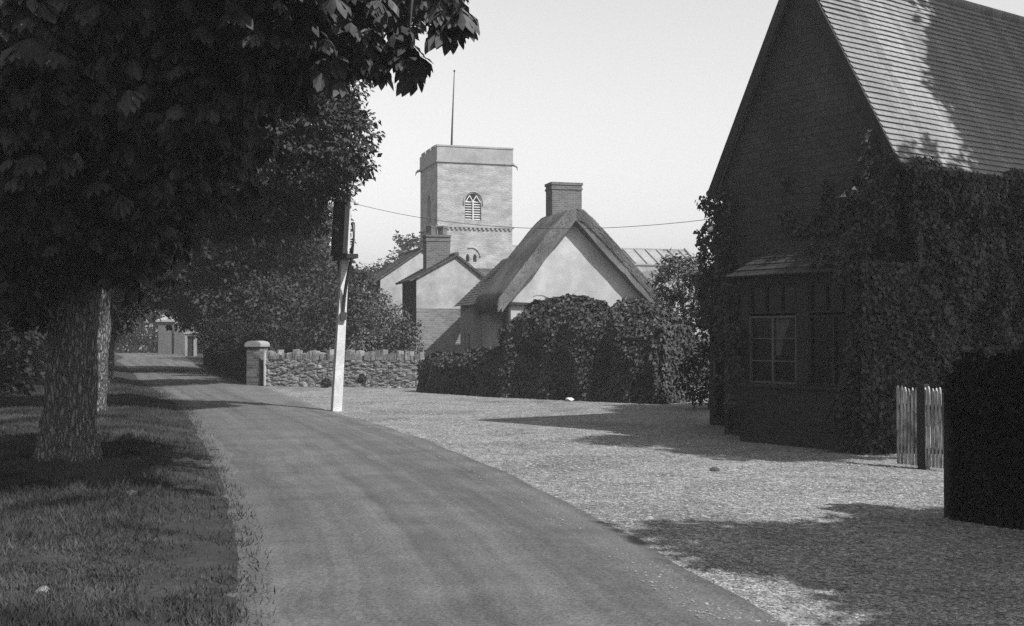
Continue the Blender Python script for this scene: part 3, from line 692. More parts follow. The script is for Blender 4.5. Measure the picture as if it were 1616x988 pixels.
# ------------------------------------------------------------------ inn sign post
pb = gr(531, 649); u_s = Vector((-0.40, 0.92)).normalized(); ang_s = math.atan2(-u_s.x, u_s.y)  # local y runs along the board
r = empty('sign_post', pb, math.atan2(u_s.y, u_s.x) - R(90), 'tall white leaning post carrying the dark inn sign beside the lane', 'sign post')
inv = Matrix.Rotation(-(math.atan2(u_s.y, u_s.x) - R(90)), 4, 'Z')
lean = inv @ Vector((0.052, 0, 1.0))
def L(z, x=0, y=0): return Vector((lean.x * z + x, lean.y * z + y, z))
mb = MB(); vs = []
for z, w_ in ((-0.1, 0.098), (0.4, 0.096), (3.2, 0.078), (4.62, 0.066)):
    for sx, sy in ((-1, -1), (1, -1), (1, 1), (-1, 1)): vs.append(L(z, sx * w_, sy * w_))
mb.add(vs, [(4*i+k, 4*i+(k+1) % 4, 4*i+4+(k+1) % 4, 4*i+4+k) for i in range(3) for k in range(4)] + [(12, 13, 14, 15)])
mb.build('post', M['white'], r)
mb = MB(); mb.bar(L(3.26, 0, -0.62), L(3.26, 0, 0.55), 0.24, 0.09); mb.build('cross_beam', M['darkwood'], r)
mb = MB(); mb.obox(L(3.92, -0.11), (0.03, 0, 0), (0, 0.44, 0), (lean.x * .56, lean.y * .56, 0.56)); mb.build('sign_panel', M['signface'], r)
mb = MB()
for y in (-0.46, 0.46): mb.bar(L(3.32, -0.13, y), L(4.52, -0.13, y), 0.10, 0.06)
mb.bar(L(4.51, -0.13, -0.5), L(4.51, -0.13, 0.5), 0.11, 0.07); mb.bar(L(3.345, -0.13, -0.5), L(3.345, -0.13, 0.5), 0.11, 0.06); mb.build('sign_frame', M['darkwood'], r)
mb = MB(); pts = [L(1.95 + 1.28 * t, 0, -0.11 - 0.46 * t ** 2.2) for t in np.linspace(0, 1, 12)]; mb.tube(pts, [0.035] * 12, 8); mb.bar(L(1.93, 0, -0.14), L(2.1, 0, -0.14), 0.12, 0.06); mb.build('bracket', M['iron'], r)
mb = MB(); pts = [L(2.05 + 1.18 * t, 0, 0.11 + 0.40 * t ** 2.2) for t in np.linspace(0, 1, 12)]; mb.tube(pts, [0.03] * 12, 8); mb.build('bracket', M['iron'], r)
mb = MB(); pts = [L(3.33 + 0.62 * t, 0, -0.5 - 0.13 * math.sin(t * math.pi)) for t in np.linspace(0, 1, 10)]; mb.tube(pts, [0.045, 0.04, 0.03, 0.025, 0.022, 0.022, 0.025, 0.03, 0.04, 0.045], 8)
mb.build('scroll', M['iron'], r)
def ring(mb, c, R1, R2, rt, yax, zax, n=18):
    pts = [c + yax * (R1 * math.cos(a)) + zax * (R2 * math.sin(a)) for a in np.linspace(0, 2 * math.pi, n)]
    mb.tube(pts, [rt] * n, 6, True, False)
mb = MB(); xa = inv @ Vector((1, 0, 0)); za = Vector((0, 0, 1))
ring(mb, L(4.90, 0.0), 0.10, 0.20, 0.018, xa, za); ring(mb, L(4.86, 0), 0.05, 0.10, 0.016, xa, za)
ring(mb, L(4.66) - xa * 0.09, 0.06, 0.07, 0.018, xa, za); ring(mb, L(4.66) + xa * 0.10, 0.06, 0.09, 0.018, xa, za); mb.tube([L(4.52), L(5.1)], [0.022, 0.012], 6)
mb.build('finial', M['iron'], r)
ia = at(562, 322, pb.y); il = inv @ (ia - pb)
mb = MB(); mb.bar(L(4.55), il, 0.07, 0.05); mb.tube([il + Vector((0, 0, -0.02)), il + Vector((0, 0, 0.05)), il + Vector((0, 0, 0.09))], [0.05, 0.05, 0.02], 8); mb.build('insulator', M['white'], r)
# overhead wire to the right-hand house
we = Vector((3.29, 18.95, at(1127, 345, 18.95).z)); pts = []
for t in np.linspace(0, 1, 40):
    q = ia.lerp(we, t); q.z -= 0.32 * 4 * t * (1 - t); pts.append(q)
mb = MB(); mb.tube([q - pts[0] for q in pts], [0.005] * 40, 5); o = mb.build('overhead_wire', M['iron']); o.location = pts[0]
tag(o, 'thin sagging wire from the inn sign post to the tile-hung house', 'wire')

# ------------------------------------------------------------------ roofs as overlapping courses
def tiled_slope(mb, O, U, W, lenU, lenW, gauge, lip=0.018, seg=14, wav=0.008, u0f=None, u1f=None):
    """O lower corner, U along the eave, W up the slope; every course is a sheet whose foot stands proud"""
    O, U, W = Vector(O), Vector(U).normalized(), Vector(W).normalized(); N = U.cross(W).normalized()
    if N.z < 0: N = -N
    nC = int(lenW / gauge)
    for i in range(nC):
        a = []; b = []; c = []
        for k in range(seg + 1):
            u = lenU * k / seg; wv = wav * noise.noise(Vector((u * 1.3, i * 0.37, O.x))) + wav * 0.6 * noise.noise(Vector((u * 6, i * 1.7, 0)))
            s = i * gauge + wv
            a.append(O + U * u + W * s); b.append(O + U * u + W * s + N * (lip + wv * 0.6)); c.append(O + U * u + W * (s + gauge * 1.06) + N * 0.001)
        n = seg + 1; vs = a + b + c; fs = []
        for k in range(seg):
            fs.append((k, k + 1, n + k + 1, n + k)); fs.append((n + k, n + k + 1, 2*n + k + 1, 2*n + k))
        mb.add(vs, fs)
def gable_roof(parent, mat, W_, ze, za, y0, y1, over=0.25, thick=0.1, name='roof', xc=None, gauge=0.16, coursed=True, verge=None):
    """gable front across x 0..W_, ridge along y"""
    xc = W_ / 2 if xc is None else xc; mb = MB()
    for sgn in (-1, 1):
        xe = -over if sgn < 0 else W_ + over; half = abs(xc - xe)
        base_half = xc if sgn < 0 else W_ - xc
        zeo = za - (za - ze) * half / base_half
        a = Vector((xe, y0, zeo)); t = Vector((xc, y0, za)); w_ = t - a; n = Vector((-w_.z, 0, w_.x)) if sgn < 0 else Vector((w_.z, 0, -w_.x)); n.normalize()
        if n.z < 0: n = -n
        q = [a, t, t + n * thick, a + n * thick]; q2 = [p + Vector((0, y1 - y0, 0)) for p in q]
        mb.add(q + q2, [(0, 1, 2, 3), (7, 6, 5, 4), (0, 4, 5, 1), (3, 2, 6, 7), (0, 3, 7, 4), (1, 5, 6, 2)])
        if coursed:
            O = a + n * (thick + 0.002); U = Vector((0, 1, 0)); tiled_slope(mb, O, U, w_, y1 - y0, w_.length, gauge, 0.02, max(4, int((y1 - y0) / 0.3)))
    mb.tube([(xc, y0 - 0.01, za + thick + 0.02), (xc, y1, za + thick + 0.02)], [0.09, 0.09], 8)
    return mb.build(name, mat, parent)
def rect(x0, x1, z0, z1): return [(x0, z0), (x1, z0), (x1, z1), (x0, z1)]
def arch(x0, x1, z0, zs, n=9, pointed=False):
    c = (x0 + x1) / 2; r_ = (x1 - x0) / 2; out = [(x0, z0), (x1, z0)]
    if pointed:
        out += [(x1 - (x1 - c) * (t ** 1.6), zs + r_ * 1.4 * math.sin(t * math.pi / 2)) for t in np.linspace(0, 1, 5)]
        out += [(x0 + (c - x0) * (t ** 1.6), zs + r_ * 1.4 * math.sin(t * math.pi / 2)) for t in np.linspace(1, 0, 5)[1:]]
    else: out += [(c + r_ * math.cos(a), zs + r_ * math.sin(a)) for a in np.linspace(0, math.pi, n)]
    return out
X_, Y_, Z_ = (1, 0, 0), (0, 1, 0), (0, 0, 1)
NX, NY = (-1, 0, 0), (0, -1, 0)
def house_walls(parent, mat, W_, D_, ze, za, fh=(), lh=(), rh=(), depth=0.12, name='wall', xc=None):
    xc = W_ / 2 if xc is None else xc; mb = MB()
    mb.panel([(0, 0), (W_, 0), (W_, ze), (xc, za), (0, ze)], list(fh), (0, 0, 0), X_, Z_, NY, depth)
    mb.panel([(0, 0), (W_, 0), (W_, ze), (xc, za), (0, ze)], [], (0, D_, 0), X_, Z_, Y_, depth)
    mb.panel(rect(0, D_, 0, ze), list(lh), (0, 0, 0), Y_, Z_, NX, depth)
    mb.panel(rect(0, D_, 0, ze), list(rh), (W_, 0, 0), Y_, Z_, X_, depth)
    return mb.build(name, mat, parent)
def window(parent, O, U, N, w_, h_, cols, rows, fm, fw=0.05, bar=0.025, curtain=False):
    """casement with real bars, its pane and, where asked, a curtain behind"""
    O, U, N = Vector(O), Vector(U), Vector(N); V = Vector((0, 0, 1)); mb = MB()
    def b(u0, u1, v0, v1, t=0.04): c = O + U * ((u0 + u1) / 2) + V * ((v0 + v1) / 2); mb.obox(c, U * ((u1 - u0) / 2), N * (t / 2), V * ((v1 - v0) / 2))
    b(0, fw, 0, h_, 0.06); b(w_ - fw, w_, 0, h_, 0.06); b(fw, w_ - fw, 0, fw, 0.058); b(fw, w_ - fw, h_ - fw, h_, 0.058)
    for i in range(1, cols): c = w_ * i / cols; b(c - bar, c + bar, fw, h_ - fw, 0.05)
    for j in range(1, rows): c = h_ * j / rows; b(fw, w_ - fw, c - bar * 0.45, c + bar * 0.45, 0.036)
    f = mb.build('window', fm, parent)
    mb = MB(); q = [O + U * a + V * b_ - N * 0.012 for a, b_ in ((fw, fw), (w_ - fw, fw), (w_ - fw, h_ - fw), (fw, h_ - fw))]; mb.add(q, [(0, 1, 2, 3)]); mb.build('pane', M['glass'], f)
    if curtain:
        mb = MB(); q = []
        for i in range(13):
            t = i / 12; zz = h_ * 0.96
            for j in range(9):
                v = j / 8; wid = 0.30 * (0.35 + 0.65 * v ** 1.5); q.append(O + U * (w_ / 2 + 0.03 + wid * t) + V * (0.42 * h_ + v * 0.55 * h_) + N * (-0.008 + 0.004 * math.sin(t * 19)))
        mb.add(q, [(i * 9 + j, (i + 1) * 9 + j, (i + 1) * 9 + j + 1, i * 9 + j + 1) for i in range(12) for j in range(8)], True); mb.build('curtain', M['curtain'], f)
    return f
def chimney(parent, cx, cy, wx, wy, z0, z1, mat, pots=0, name='chimney', ph=0.45, pd=0.28):
    mb = MB(); hx, hy = wx / 2, wy / 2
    mb.box(cx - hx, cx + hx, cy - hy, cy + hy, z0, z1 - 0.28)
    mb.box(cx - hx - 0.03, cx + hx + 0.03, cy - hy - 0.03, cy + hy + 0.03, z1 - 0.278, z1 - 0.2)
    mb.box(cx - hx - 0.005, cx + hx + 0.005, cy - hy - 0.005, cy + hy + 0.005, z1 - 0.198, z1 - 0.1); mb.box(cx - hx - 0.04, cx + hx + 0.04, cy - hy - 0.04, cy + hy + 0.04, z1 - 0.098, z1)
    ch = mb.build(name, mat, parent)
    for i in range(pots):
        x = cx + (i - (pots - 1) / 2) * wx * 0.5; q = MB(); q.tube([(x, cy, z1 + 0.002), (x, cy, z1 + ph * 0.8), (x, cy, z1 + ph * 0.82), (x, cy, z1 + ph)], [pd / 2, pd / 2 * 0.92, pd / 2 * 1.1, pd / 2 * 1.1], 4 if pots else 8, False); q.build('chimney_pot', M['brick'], ch)
    return ch

# ------------------------------------------------------------------ thatched cottage
AL = R(16)
c1 = at(806, 530, 42); r = empty('thatched_cottage', (c1.x, c1.y, 0), AL, 'plastered cottage with steep rounded thatch over its gable and a broad brick chimney', 'cottage')
CW, CD = 5.1, 4.2; ZE, ZA = 2.95, 5.75; CX = CW / 2 - 0.22
house_walls(r, M['plaster_gable'], CW, CD, ZE, ZA, [], [rect(0.6, 1.3, 1.5, 2.5)], [], xc=CX)
window(r, (-0.03 + 0.09, 1.3, 1.5), (0, -1, 0), NX, 0.7, 1.0, 2, 2, M['frame'])
# thatch: outer and inner profile swept along the ridge
def thatch_profile():
    xc = CW / 2; out = []; inn = []; n = 30
    for i in range(n + 1):
        t = -1 + 2 * i / n; X = xc + t * (CW / 2 + 0.45)
        wl_ = CX if t < 0 else CW - CX; X = CX + t * (wl_ + 0.45)
        zin = ZA + 0.02 - (ZA - ZE) / wl_ * abs(X - CX)
        inn.append((X, zin)); ridge = math.sqrt(t * t + 0.016) ; zo = ZA + 0.60 - (3.68 if t < 0 else 3.5) * (ridge - 0.1)
        out.append((CX + t * (wl_ + 0.51), zo))
    return out, inn
out, inn = thatch_profile(); prof = out + inn[::-1]; m_ = len(prof)
mb = MB(); ysn = [-0.42, -0.38, -0.28] + list(np.linspace(-0.15, 2.9, 18)) + [3.05]; vs = []; fs = []
for i, y in enumerate(ysn):
    k = 0.90 if i == 0 else (0.97 if i == 1 else 1.0)
    for (x, z) in prof:
        cx, cz = CW / 2, (ZA + ZE) / 2; q = Vector((x, y, z)); dv = Vector((noise.noise(q * 1.1), noise.noise(q * 1.4 + Vector((5, 0, 0))), noise.noise(q * 1.3 + Vector((0, 5, 0))))) * 0.045
        fine = Vector((0, 0.03 * noise.noise(q * 6), 0.03 * noise.noise(q * 7)))
        vs.append(q + dv + fine)
for i in range(len(ysn) - 1):
    for k in range(m_):
        k2 = (k + 1) % m_; fs.append((i*m_+k, i*m_+k2, (i+1)*m_+k2, (i+1)*m_+k))
mb.add(vs, [f[::-1] for f in fs], True)
h_ = len(out)
capf = [(k, k + 1, m_ - 2 - k, m_ - 1 - k) for k in range(h_ - 1)]
mb.add(vs[:m_], capf); mb.add(vs[-m_:], [f[::-1] for f in capf])
th = mb.build('thatch', M['thatch'], r)
chimney(r, 2.85, 2.5, 1.2, 0.8, 4.5, 7.5, M['brick'])
mb = MB(); mb.bar((4.35, -0.05, 2.95), (5.35, -0.05, 2.99), 0.04, 0.05); mb.tube([(4.3, -0.08, 2.6), (4.33, -0.1, 2.85), (4.42, -0.12, 3.05)], [0.06, 0.07, 0.03], 7); mb.build('iron_bracket', M['iron'], r)
mb = MB(); mb.bar((-0.07, -0.05, 0.1), (-0.07, -0.05, 2.7), 0.09, 0.09); mb.bar((0.62, -0.06, 1.5), (0.66, -0.06, 2.75), 0.12, 0.08); mb.bar((-0.25, -0.08, 2.78), (0.8, -0.08, 2.74), 0.16, 0.09); mb.build('timber', M['darkwood'], r)
mb = MB(); mb.bar((1.3, -0.03, 2.96), (3.0, -0.03, 2.98), 0.03, 0.03); mb.build('lintel', M['darkwood'], r)
nS = 16000; P = np.zeros((nS, 3)); D = np.zeros((nS, 3)); N_ = np.zeros((nS, 3)); oo = np.array(out)
for i in range(nS):
    k = random.random() * (len(oo) - 1); a = int(k); f = k - a; q = oo[a] * (1 - f) + oo[a + 1] * f; d = (oo[a + 1] - oo[a]); d = d / np.linalg.norm(d)
    if d[1] > 0: d = -d
    y = random.uniform(-0.44, 3.05); P[i] = (q[0], y, q[1] + random.uniform(-0.05, 0.03)); D[i] = (d[0], random.gauss(-0.25 if y < -0.5 else 0, 0.12), d[1]); N_[i] = (-d[1] * np.sign(d[0]), 0, abs(d[0]))
    if random.random() < 0.3 and y < 2.9:   # straw ends on the cut verge
        P[i] = (q[0], -0.42, q[1] - random.random() * 0.45); D[i] = (d[0], -0.5, d[1]); N_[i] = (0, -1, 0.3)
leaf_obj('straw', P, D, N_, 0.10 + 0.18 * RNG.random(nS), 0.010 + 0.008 * RNG.random(nS), M['thatch'], th)
for pl in ([(1.62, 2.6), (1.50, 2.85), (1.42, 2.98), (1.2, 3.07), (0.98, 3.08), (0.83, 3.02)], [(2.9, 2.75), (2.97, 2.92), (3.1, 2.96)]):
    mb = MB(); mb.tube([(x, -0.02, z) for x, z in pl], [0.012, 0.011, 0.010, 0.008, 0.006, 0.004][:len(pl)], 5); mb.build('creeper_stem', M['twig'], r)
# rear wing between the cottage and the gabled house (its own low roof)
mb = MB(); mb.panel(rect(0, 2.1, 0, 2.9), [rect(0.5, 0.9, 0.6, 1.7), rect(1.2, 1.5, 0.6, 1.7)], (-0.35, 4.2, 0), Y_, Z_, NX, 0.1); mb.panel(rect(0, 0.6, 0, 2.9), [], (-0.35, 4.2, 0), X_, Z_, NY, 0.1)
mb.build('wing_wall', M['plaster'], r)
mb = MB()
tiled_slope(mb, (-0.6, 2.9, 2.8), Y_, (1, 0, 0.95), 3.5, 2.9, 0.16); mb.build('wing_roof', M['fartile'], r)
mb = MB(); mb.box(-0.28, -0.26, 4.6, 5.9, 0.5, 1.8); mb.build('window', M['dark'], r)

# ------------------------------------------------------------------ gabled house beside it
c2 = at(657, 530, 49); r = empty('gabled_house', (c2.x, c2.y, 0), R(16), 'narrow gabled house of patched plaster over whitewashed brick with a two-pot chimney', 'house')
W2, D2 = 2.95, 3.2
mb = MB()
mb.panel([(0, 2.75), (W2, 2.75), (W2, 4.02), (1.72, 4.98), (0, 4.02)], [], (0, 0, 0), X_, Z_, NY, 0.1)
mb.panel([(0, 0), (W2, 0), (W2, 4.02), (1.72, 4.98), (0, 4.02)], [], (0, D2, 0), X_, Z_, Y_, 0.1)
mb.panel(rect(0, D2, 0, 4.02), [], (W2, 0, 0), Y_, Z_, X_, 0.1)
mb.build('upper_wall', M['plaster'], r)
mb = MB(); mb.panel(rect(0, W2, 0, 2.748), [], (0, 0.0, 0), X_, Z_, NY, 0.1); mb.build('lower_wall', M['oldbrick'], r)
mb = MB(); mb.panel(rect(0, D2, 0, 4.0), [], (0, 0, 0), Y_, Z_, NX, 0.1)
for i in range(12): mb.box(-0.02, -0.001, 0.05 + i * 0.26, 0.09 + i * 0.26, 0.1, 3.95)
mb.build('side_boarding', M['darkwood'], r)
gable_roof(r, M['fartile'], W2, 4.02, 4.98, -0.12, D2, 0.28, 0.07, 'roof', 1.72, 0.16)
chimney(r, 1.15, 1.3, 1.05, 0.7, 4.3, 5.95, M['brick'], 2, ph=0.4, pd=0.42)
mb = MB(); mb.bar((W2 + 0.12, -0.08, 3.25), (W2 + 0.12, -0.08, 3.95), 0.05, 0.05); mb.build('downpipe', M['white'], r)

c3 = at(600, 530, 54); r = empty('gabled_house', (c3.x, c3.y, 0), R(16), 'plain plastered gable half hidden behind the two-pot chimney house', 'house')
W3, D3 = 3.9, 4.0
house_walls(r, M['plaster'], W3, D3, 4.25, 5.6)
gable_roof(r, M['fartile'], W3, 4.25, 5.6, -0.1, D3, 0.3, 0.07)

# ------------------------------------------------------------------ church
ct = at(690, 530, 93); AT = R(17); r = empty('church', (ct.x, ct.y, 0), AT, 'pale stone church with a square tower, louvred belfry window and ribbed nave roof', 'church')
TW = 6.25; TH = 15.6
bel = arch(3.0 - 0.05 - 0.68, 3.0 - 0.05 + 0.68, 10.9, 12.4, 13)
tw = MB()
lan1 = arch(2.35, 2.65, 7.55, 7.95, 7, True); lan2 = arch(2.95, 3.25, 7.55, 7.95, 7, True); porch_w = arch(5.5, 6.0, 7.6, 8.4, 7, True)
tw.panel(rect(0, TW, 0, TH), [bel, lan1, lan2], (0, 0, 0), X_, Z_, NY, 0.45)
belL = arch(2.4, 3.7, 10.8, 12.5, 11)
tw.panel(rect(0, TW, 0, TH), [belL], (0, 0, 0), Y_, Z_, NX, 0.35)
tw.panel(rect(0, TW, 0, TH), [], (TW, 0, 0), Y_, Z_, X_, 0.3); tw.panel(rect(0, TW, 0, TH), [], (0, TW, 0), X_, Z_, Y_, 0.3)
tower = tw.build('tower', M['tower'], r)
mb = MB(); e = 0.05   # parapet with its string
for (x0, x1, y0, y1) in ((-e, TW + e, -e, 0.3), (-e, TW + e, TW - 0.3, TW + e), (-e, 0.3, 0.302, TW - 0.302), (TW - 0.3, TW + e, 0.302, TW - 0.302)):
    mb.box(x0, x1, y0, y1, TH + 0.002, TH + 1.15)
    mb.box(x0 - 0.06, x1 + 0.06, y0 - 0.06, y1 + 0.06, TH - 0.1, TH + 0.05) if y0 < 0 or y0 > 3 else mb.box(x0 - 0.062, x1 + 0.062, y0, y1, TH - 0.1, TH + 0.05)
mb.box(-e - 0.05, TW + e + 0.05, -e - 0.05, 0.28, TH + 1.152, TH + 1.28)
for y0, y1 in ((0.5, 1.9), (2.3, 3.7), (4.1, 5.5)): mb.box(-e - 0.05, 0.28, y0, y1, TH + 1.152, TH + 1.33)
mb.build('parapet', M['ashlar'], tower)
mb = MB(); mb.box(-0.1, TW + 0.1, -0.13, -0.001, 10.3, 10.42); mb.box(-0.13, -0.001, -0.13, TW, 10.3, 10.42); mb.box(TW + 0.001, TW + 0.12, -0.13, TW, 10.3, 10.42)
for i in range(17): mb.box(0.05 + i * 0.37, 0.23 + i * 0.37, -0.11, -0.002, 10.14, 10.298)
mb.build('string_course', M['ashlar'], tower)
for x, dx in ((-0.1, -0.45), (TW + 0.1, 0.4)):
    yb = 5.6 if dx < 0 else 0.2; mb = MB()
    mb.tube([(x, yb, TH - 0.05), (x + dx * 0.6, yb, TH - 0.12), (x + dx, yb, TH - 0.3)], [0.13, 0.11, 0.06], 7)
    mb.tube([(x + dx * 0.8, yb, TH - 0.16), (x + dx * 1.05, yb, TH - 0.5)], [0.05, 0.03], 6)
    mb.build('gargoyle', M['ashlar'], tower)
# belfry window: louvres, mullion, tracery
bc = 2.95; mb = MB()
for i in range(8):
    z = 11.0 + i * 0.2; mb.obox((bc, 0.18, z), (0.62, 0, 0), (0, 0.09, 0.05), (0, -0.01, 0.02))
lo = mb.build('louvres', M['white'], tower)
mb = MB(); mb.bar((bc, 0.06, 10.92), (bc, 0.06, 12.45), 0.1, 0.09)
mb.bar((bc, 0.06, 12.42), (bc - 0.28, 0.06, 12.9), 0.08, 0.07); mb.bar((bc, 0.06, 12.42), (bc + 0.28, 0.06, 12.9), 0.08, 0.07); mb.bar((bc - 0.64, 0.06, 12.35), (bc - 0.28, 0.06, 12.9), 0.08, 0.07); mb.bar((bc + 0.28, 0.06, 12.9), (bc + 0.64, 0.06, 12.35), 0.08, 0.07)
mb.build('tracery', M['white'], tower)
mb = MB(); mb.box(bc - 0.75, bc + 0.75, 0.40, 0.44, 10.8, 13.3); mb.build('bell_chamber', M['dark'], tower)
mb = MB(); mb.box(2.2, 3.4, 0.40, 0.44, 7.4, 8.5); mb.build('lancet_window', M['dark'], tower)
mb = MB(); mb.box(0.33, 0.344, 2.3, 3.8, 10.7, 13.3); mb.build('belfry_opening', M['dark'], tower)
mb = MB()   # hood moulds
pts = [(bc + 0.80 * math.cos(a), -0.03, 12.4 + 0.80 * math.sin(a)) for a in np.linspace(0, math.pi, 17)]; mb.tube([(bc + 0.8, -0.03, 12.1)] + pts + [(bc - 0.8, -0.03, 12.1)], [0.05] * 19, 6); mb.build('hood_mould', M['ashlar'], tower); mb = MB()
pts = [(2.8 + 0.75 * math.cos(a), -0.03, 7.9 + 0.8 * math.sin(a)) for a in np.linspace(0.05, math.pi * 0.62, 11)]; mb.tube(pts, [0.06] * 11, 6); mb.build('hood_mould', M['ashlar'], tower)
fp = at(712, 233, 95.5); l0 = Matrix.Rotation(-AT, 4, 'Z') @ (Vector((fp.x, fp.y, 0)) - Vector((ct.x, ct.y, 0)))
tp = at(717, 113, 95.5); l1 = Matrix.Rotation(-AT, 4, 'Z') @ (Vector((tp.x, tp.y, 0)) - Vector((ct.x, ct.y, 0)))
r2 = empty('flagpole', (fp.x, fp.y, TH), 0, 'bare slightly leaning flagpole on top of the church tower', 'flagpole')
mb = MB(); dx = tp.x - fp.x; mb.tube([(-0.02 * dx, 0, 0), (0.3 * dx, 0, (tp.z - TH) * 0.4), (dx, 0, tp.z - TH)], [0.10, 0.075, 0.035], 8); mb.build('pole', M['darkwood'], r2)
mb = MB(); mb.tube([(dx, 0, tp.z - TH), (dx, 0, tp.z - TH + 0.15)], [0.09, 0.05], 8); mb.build('finial', M['darkwood'], r2)
# low tiled roof at the tower foot (vestry)
mb = MB(); mb.box(1.6, 6.6, -3.4, -0.01, 0, 5.6); mb.build('vestry_wall', M['ashlar'], r)
mb = MB(); tiled_slope(mb, (1.3, -3.6, 5.3), X_, (0, 1, 0.45), 6.2, 3.9, 0.2); mb.box(1.3, 7.5, -0.3, -0.002, 6.6, 7.02); mb.build('vestry_roof', M['fartile'], r)
# nave beyond the tower, running right: parapet, lead roof with ribs
mb = MB(); NX0, NX1 = TW + 0.01, 23.0; mb.box(NX0, NX1, -0.4, 6.5, 0, 7.0); mb.build('nave_wall', M['tower'], r)
mb = MB(); mb.box(NX0, NX1 + 0.1, -0.55, -0.401, 6.6, 7.5); mb.box(NX0, NX1 + 0.1, -0.65, -0.30, 7.502, 7.62); mb.build('nave_parapet', M['ashlar'], r)
mb = MB(); mb.add([(NX0, -0.3, 7.45), (NX1, -0.3, 7.45), (NX1, 3.0, 9.1), (NX0, 3.0, 9.1), (NX1, 6.4, 7.45), (NX0, 6.4, 7.45)], [(0, 1, 2, 3), (3, 2, 4, 5)])
x = NX0 + 0.4
while x < NX1:
    mb.bar((x, -0.3, 7.52), (x, 3.0, 9.16), 0.12, 0.12); x += 1.05
mb.bar((NX0, 3.0, 9.12), (NX1, 3.0, 9.12), 0.2, 0.16); mb.build('nave_roof', M['lead'], r)
mb = MB(); mb.prism([(NX0 + 0.02, 7.46), (NX0 + 1.5, 7.46), (NX0 + 0.02, 10.2)], 2.6, 3.0); mb.build('stair_turret', M['ashlar'], r)
mb = MB(); mb.add([(NX1, -0.6, 7.3), (NX1, 3.0, 9.35), (NX1, 6.6, 7.3), (NX1 + 0.3, -0.6, 7.3), (NX1 + 0.3, 3.0, 9.35), (NX1 + 0.3, 6.6, 7.3)], [(0, 1, 2), (5, 4, 3), (0, 3, 4, 1), (1, 4, 5, 2)]); mb.build('gable_end', M['ashlar'], r)
pp = at(1040, 430, 88); lp = Matrix.Rotation(-AT, 4, 'Z') @ (Vector((pp.x, pp.y, 0)) - Vector((ct.x, ct.y, 0)))
mb = MB(); mb.prism([(lp.x - 1.9, 0), (lp.x + 1.9, 0), (lp.x + 1.9, 4.6), (lp.x, 6.6), (lp.x - 1.9, 4.6)], lp.y, -0.6); mb.build('south_porch', M['ashlar'], r)

# ------------------------------------------------------------------ right-hand house
h = 2.35; Aw = Vector((1.432 * h, 8.12 * h, 0)); AR = -math.atan2(0.816, 0.578)
r = empty('tile_hung_house', Aw, AR, 'dark tall-gabled house with a steep tiled roof, bay window and ivy, filling the right edge', 'house')
HW = 3.55; HZ = 1.6 + h; HA = 1.6 + 2.369 * h + 0.06; HD = 9.0
def tri(x): return HZ + (HA - HZ) * (1 - abs(x - HW / 2) / (HW / 2))
mb = MB(); mb.panel([(0.14, 0), (HW - 0.14, 0), (HW - 0.14, tri(HW - 0.14) - 0.02), (HW / 2, HA - 0.02), (0.14, tri(0.14) - 0.02)], [], (0, 0, 0), X_, Z_, NY, 0.1)
mb.panel(rect(0, HD, 0, tri(0.14) - 0.05), [], (0.14, 0, 0), Y_, Z_, NX, 0.1); mb.panel(rect(0, HD, 0, tri(0.14) - 0.05), [], (HW - 0.14, 0, 0), Y_, Z_, X_, 0.1)
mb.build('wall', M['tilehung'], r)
mb = MB(); base = tri(0.14)
for sgn in (-1, 1):
    xe = 0.0 if sgn < 0 else HW; a = Vector((xe, -0.1, HZ)); t = Vector((HW / 2, -0.1, HA)); w_ = t - a; n = Vector((-w_.z, 0, w_.x)).normalized(); n = n if n.z > 0 else -n
    q = [a, t, t + n * 0.05, a + n * 0.05]; q2 = [p + Vector((0, HD + 0.1, 0)) for p in q]
    mb.add(q + q2, [(0, 1, 2, 3), (7, 6, 5, 4), (0, 4, 5, 1), (3, 2, 6, 7), (0, 3, 7, 4), (1, 5, 6, 2)])
    tiled_slope(mb, a + n * 0.052, Y_, w_, HD + 0.1, w_.length, 0.105, 0.026, 60, 0.010)
mb.tube([(HW / 2, -0.1, HA + 0.06), (HW / 2, HD, HA + 0.06)], [0.1, 0.1], 10)
mb.build('roof', M['tile'], r)
mb = MB()
for sgn in (-1, 1):
    xe = -0.02 if sgn < 0 else HW + 0.02; mb.bar((xe, -0.13, HZ - 0.05), (HW / 2, -0.13, HA - 0.06), 0.03, 0.16)
mb.build('bargeboard', M['darkwood'], r)
mb = MB(); mb.tube([(-0.09, -0.12, HZ - 0.02), (-0.09, HD, HZ - 0.02)], [0.055, 0.055], 8); mb.tube([(HW + 0.09, -0.12, HZ - 0.02), (HW + 0.09, HD, HZ - 0.02)], [0.055, 0.055], 8); mb.build('gutter', M['iron'], r)
# bay window
BX0, BX1, BY = 1.15, 3.42, -0.7; PX = 2.24
mb = MB(); mb.box(BX0, BX1, BY, -0.001, 0, 0.84); mb.build('bay_plinth', M['darkbrick'], r)
mb = MB(); mb.box(BX0 - 0.04, BX1 + 0.04, BY - 0.05, -0.002, 0.842, 0.89)
mb.box(BX0, BX0 + 0.16, BY + 0.02, BY + 0.14, 0.892, 2.36); mb.box(PX, PX + 0.22, BY + 0.02, BY + 0.14, 0.892, 2.36); mb.box(BX1 - 0.1, BX1, BY + 0.02, BY + 0.14, 0.892, 2.36); mb.box(BX0, BX1, BY + 0.02, BY + 0.14, 2.362, 2.47)
mb.box(BX0, BX0 + 0.06, BY + 0.142, 0, 0.892, 2.36); mb.box(BX1 - 0.06, BX1, BY + 0.142, 0, 0.892, 2.36); mb.build('bay_frame', M['darkwood'], r)
window(r, (BX0 + 0.165, BY + 0.06, 0.895), X_, NY, PX - 0.005 - BX0 - 0.165, 1.0, 2, 3, M['frame'], 0.03, 0.02, True)
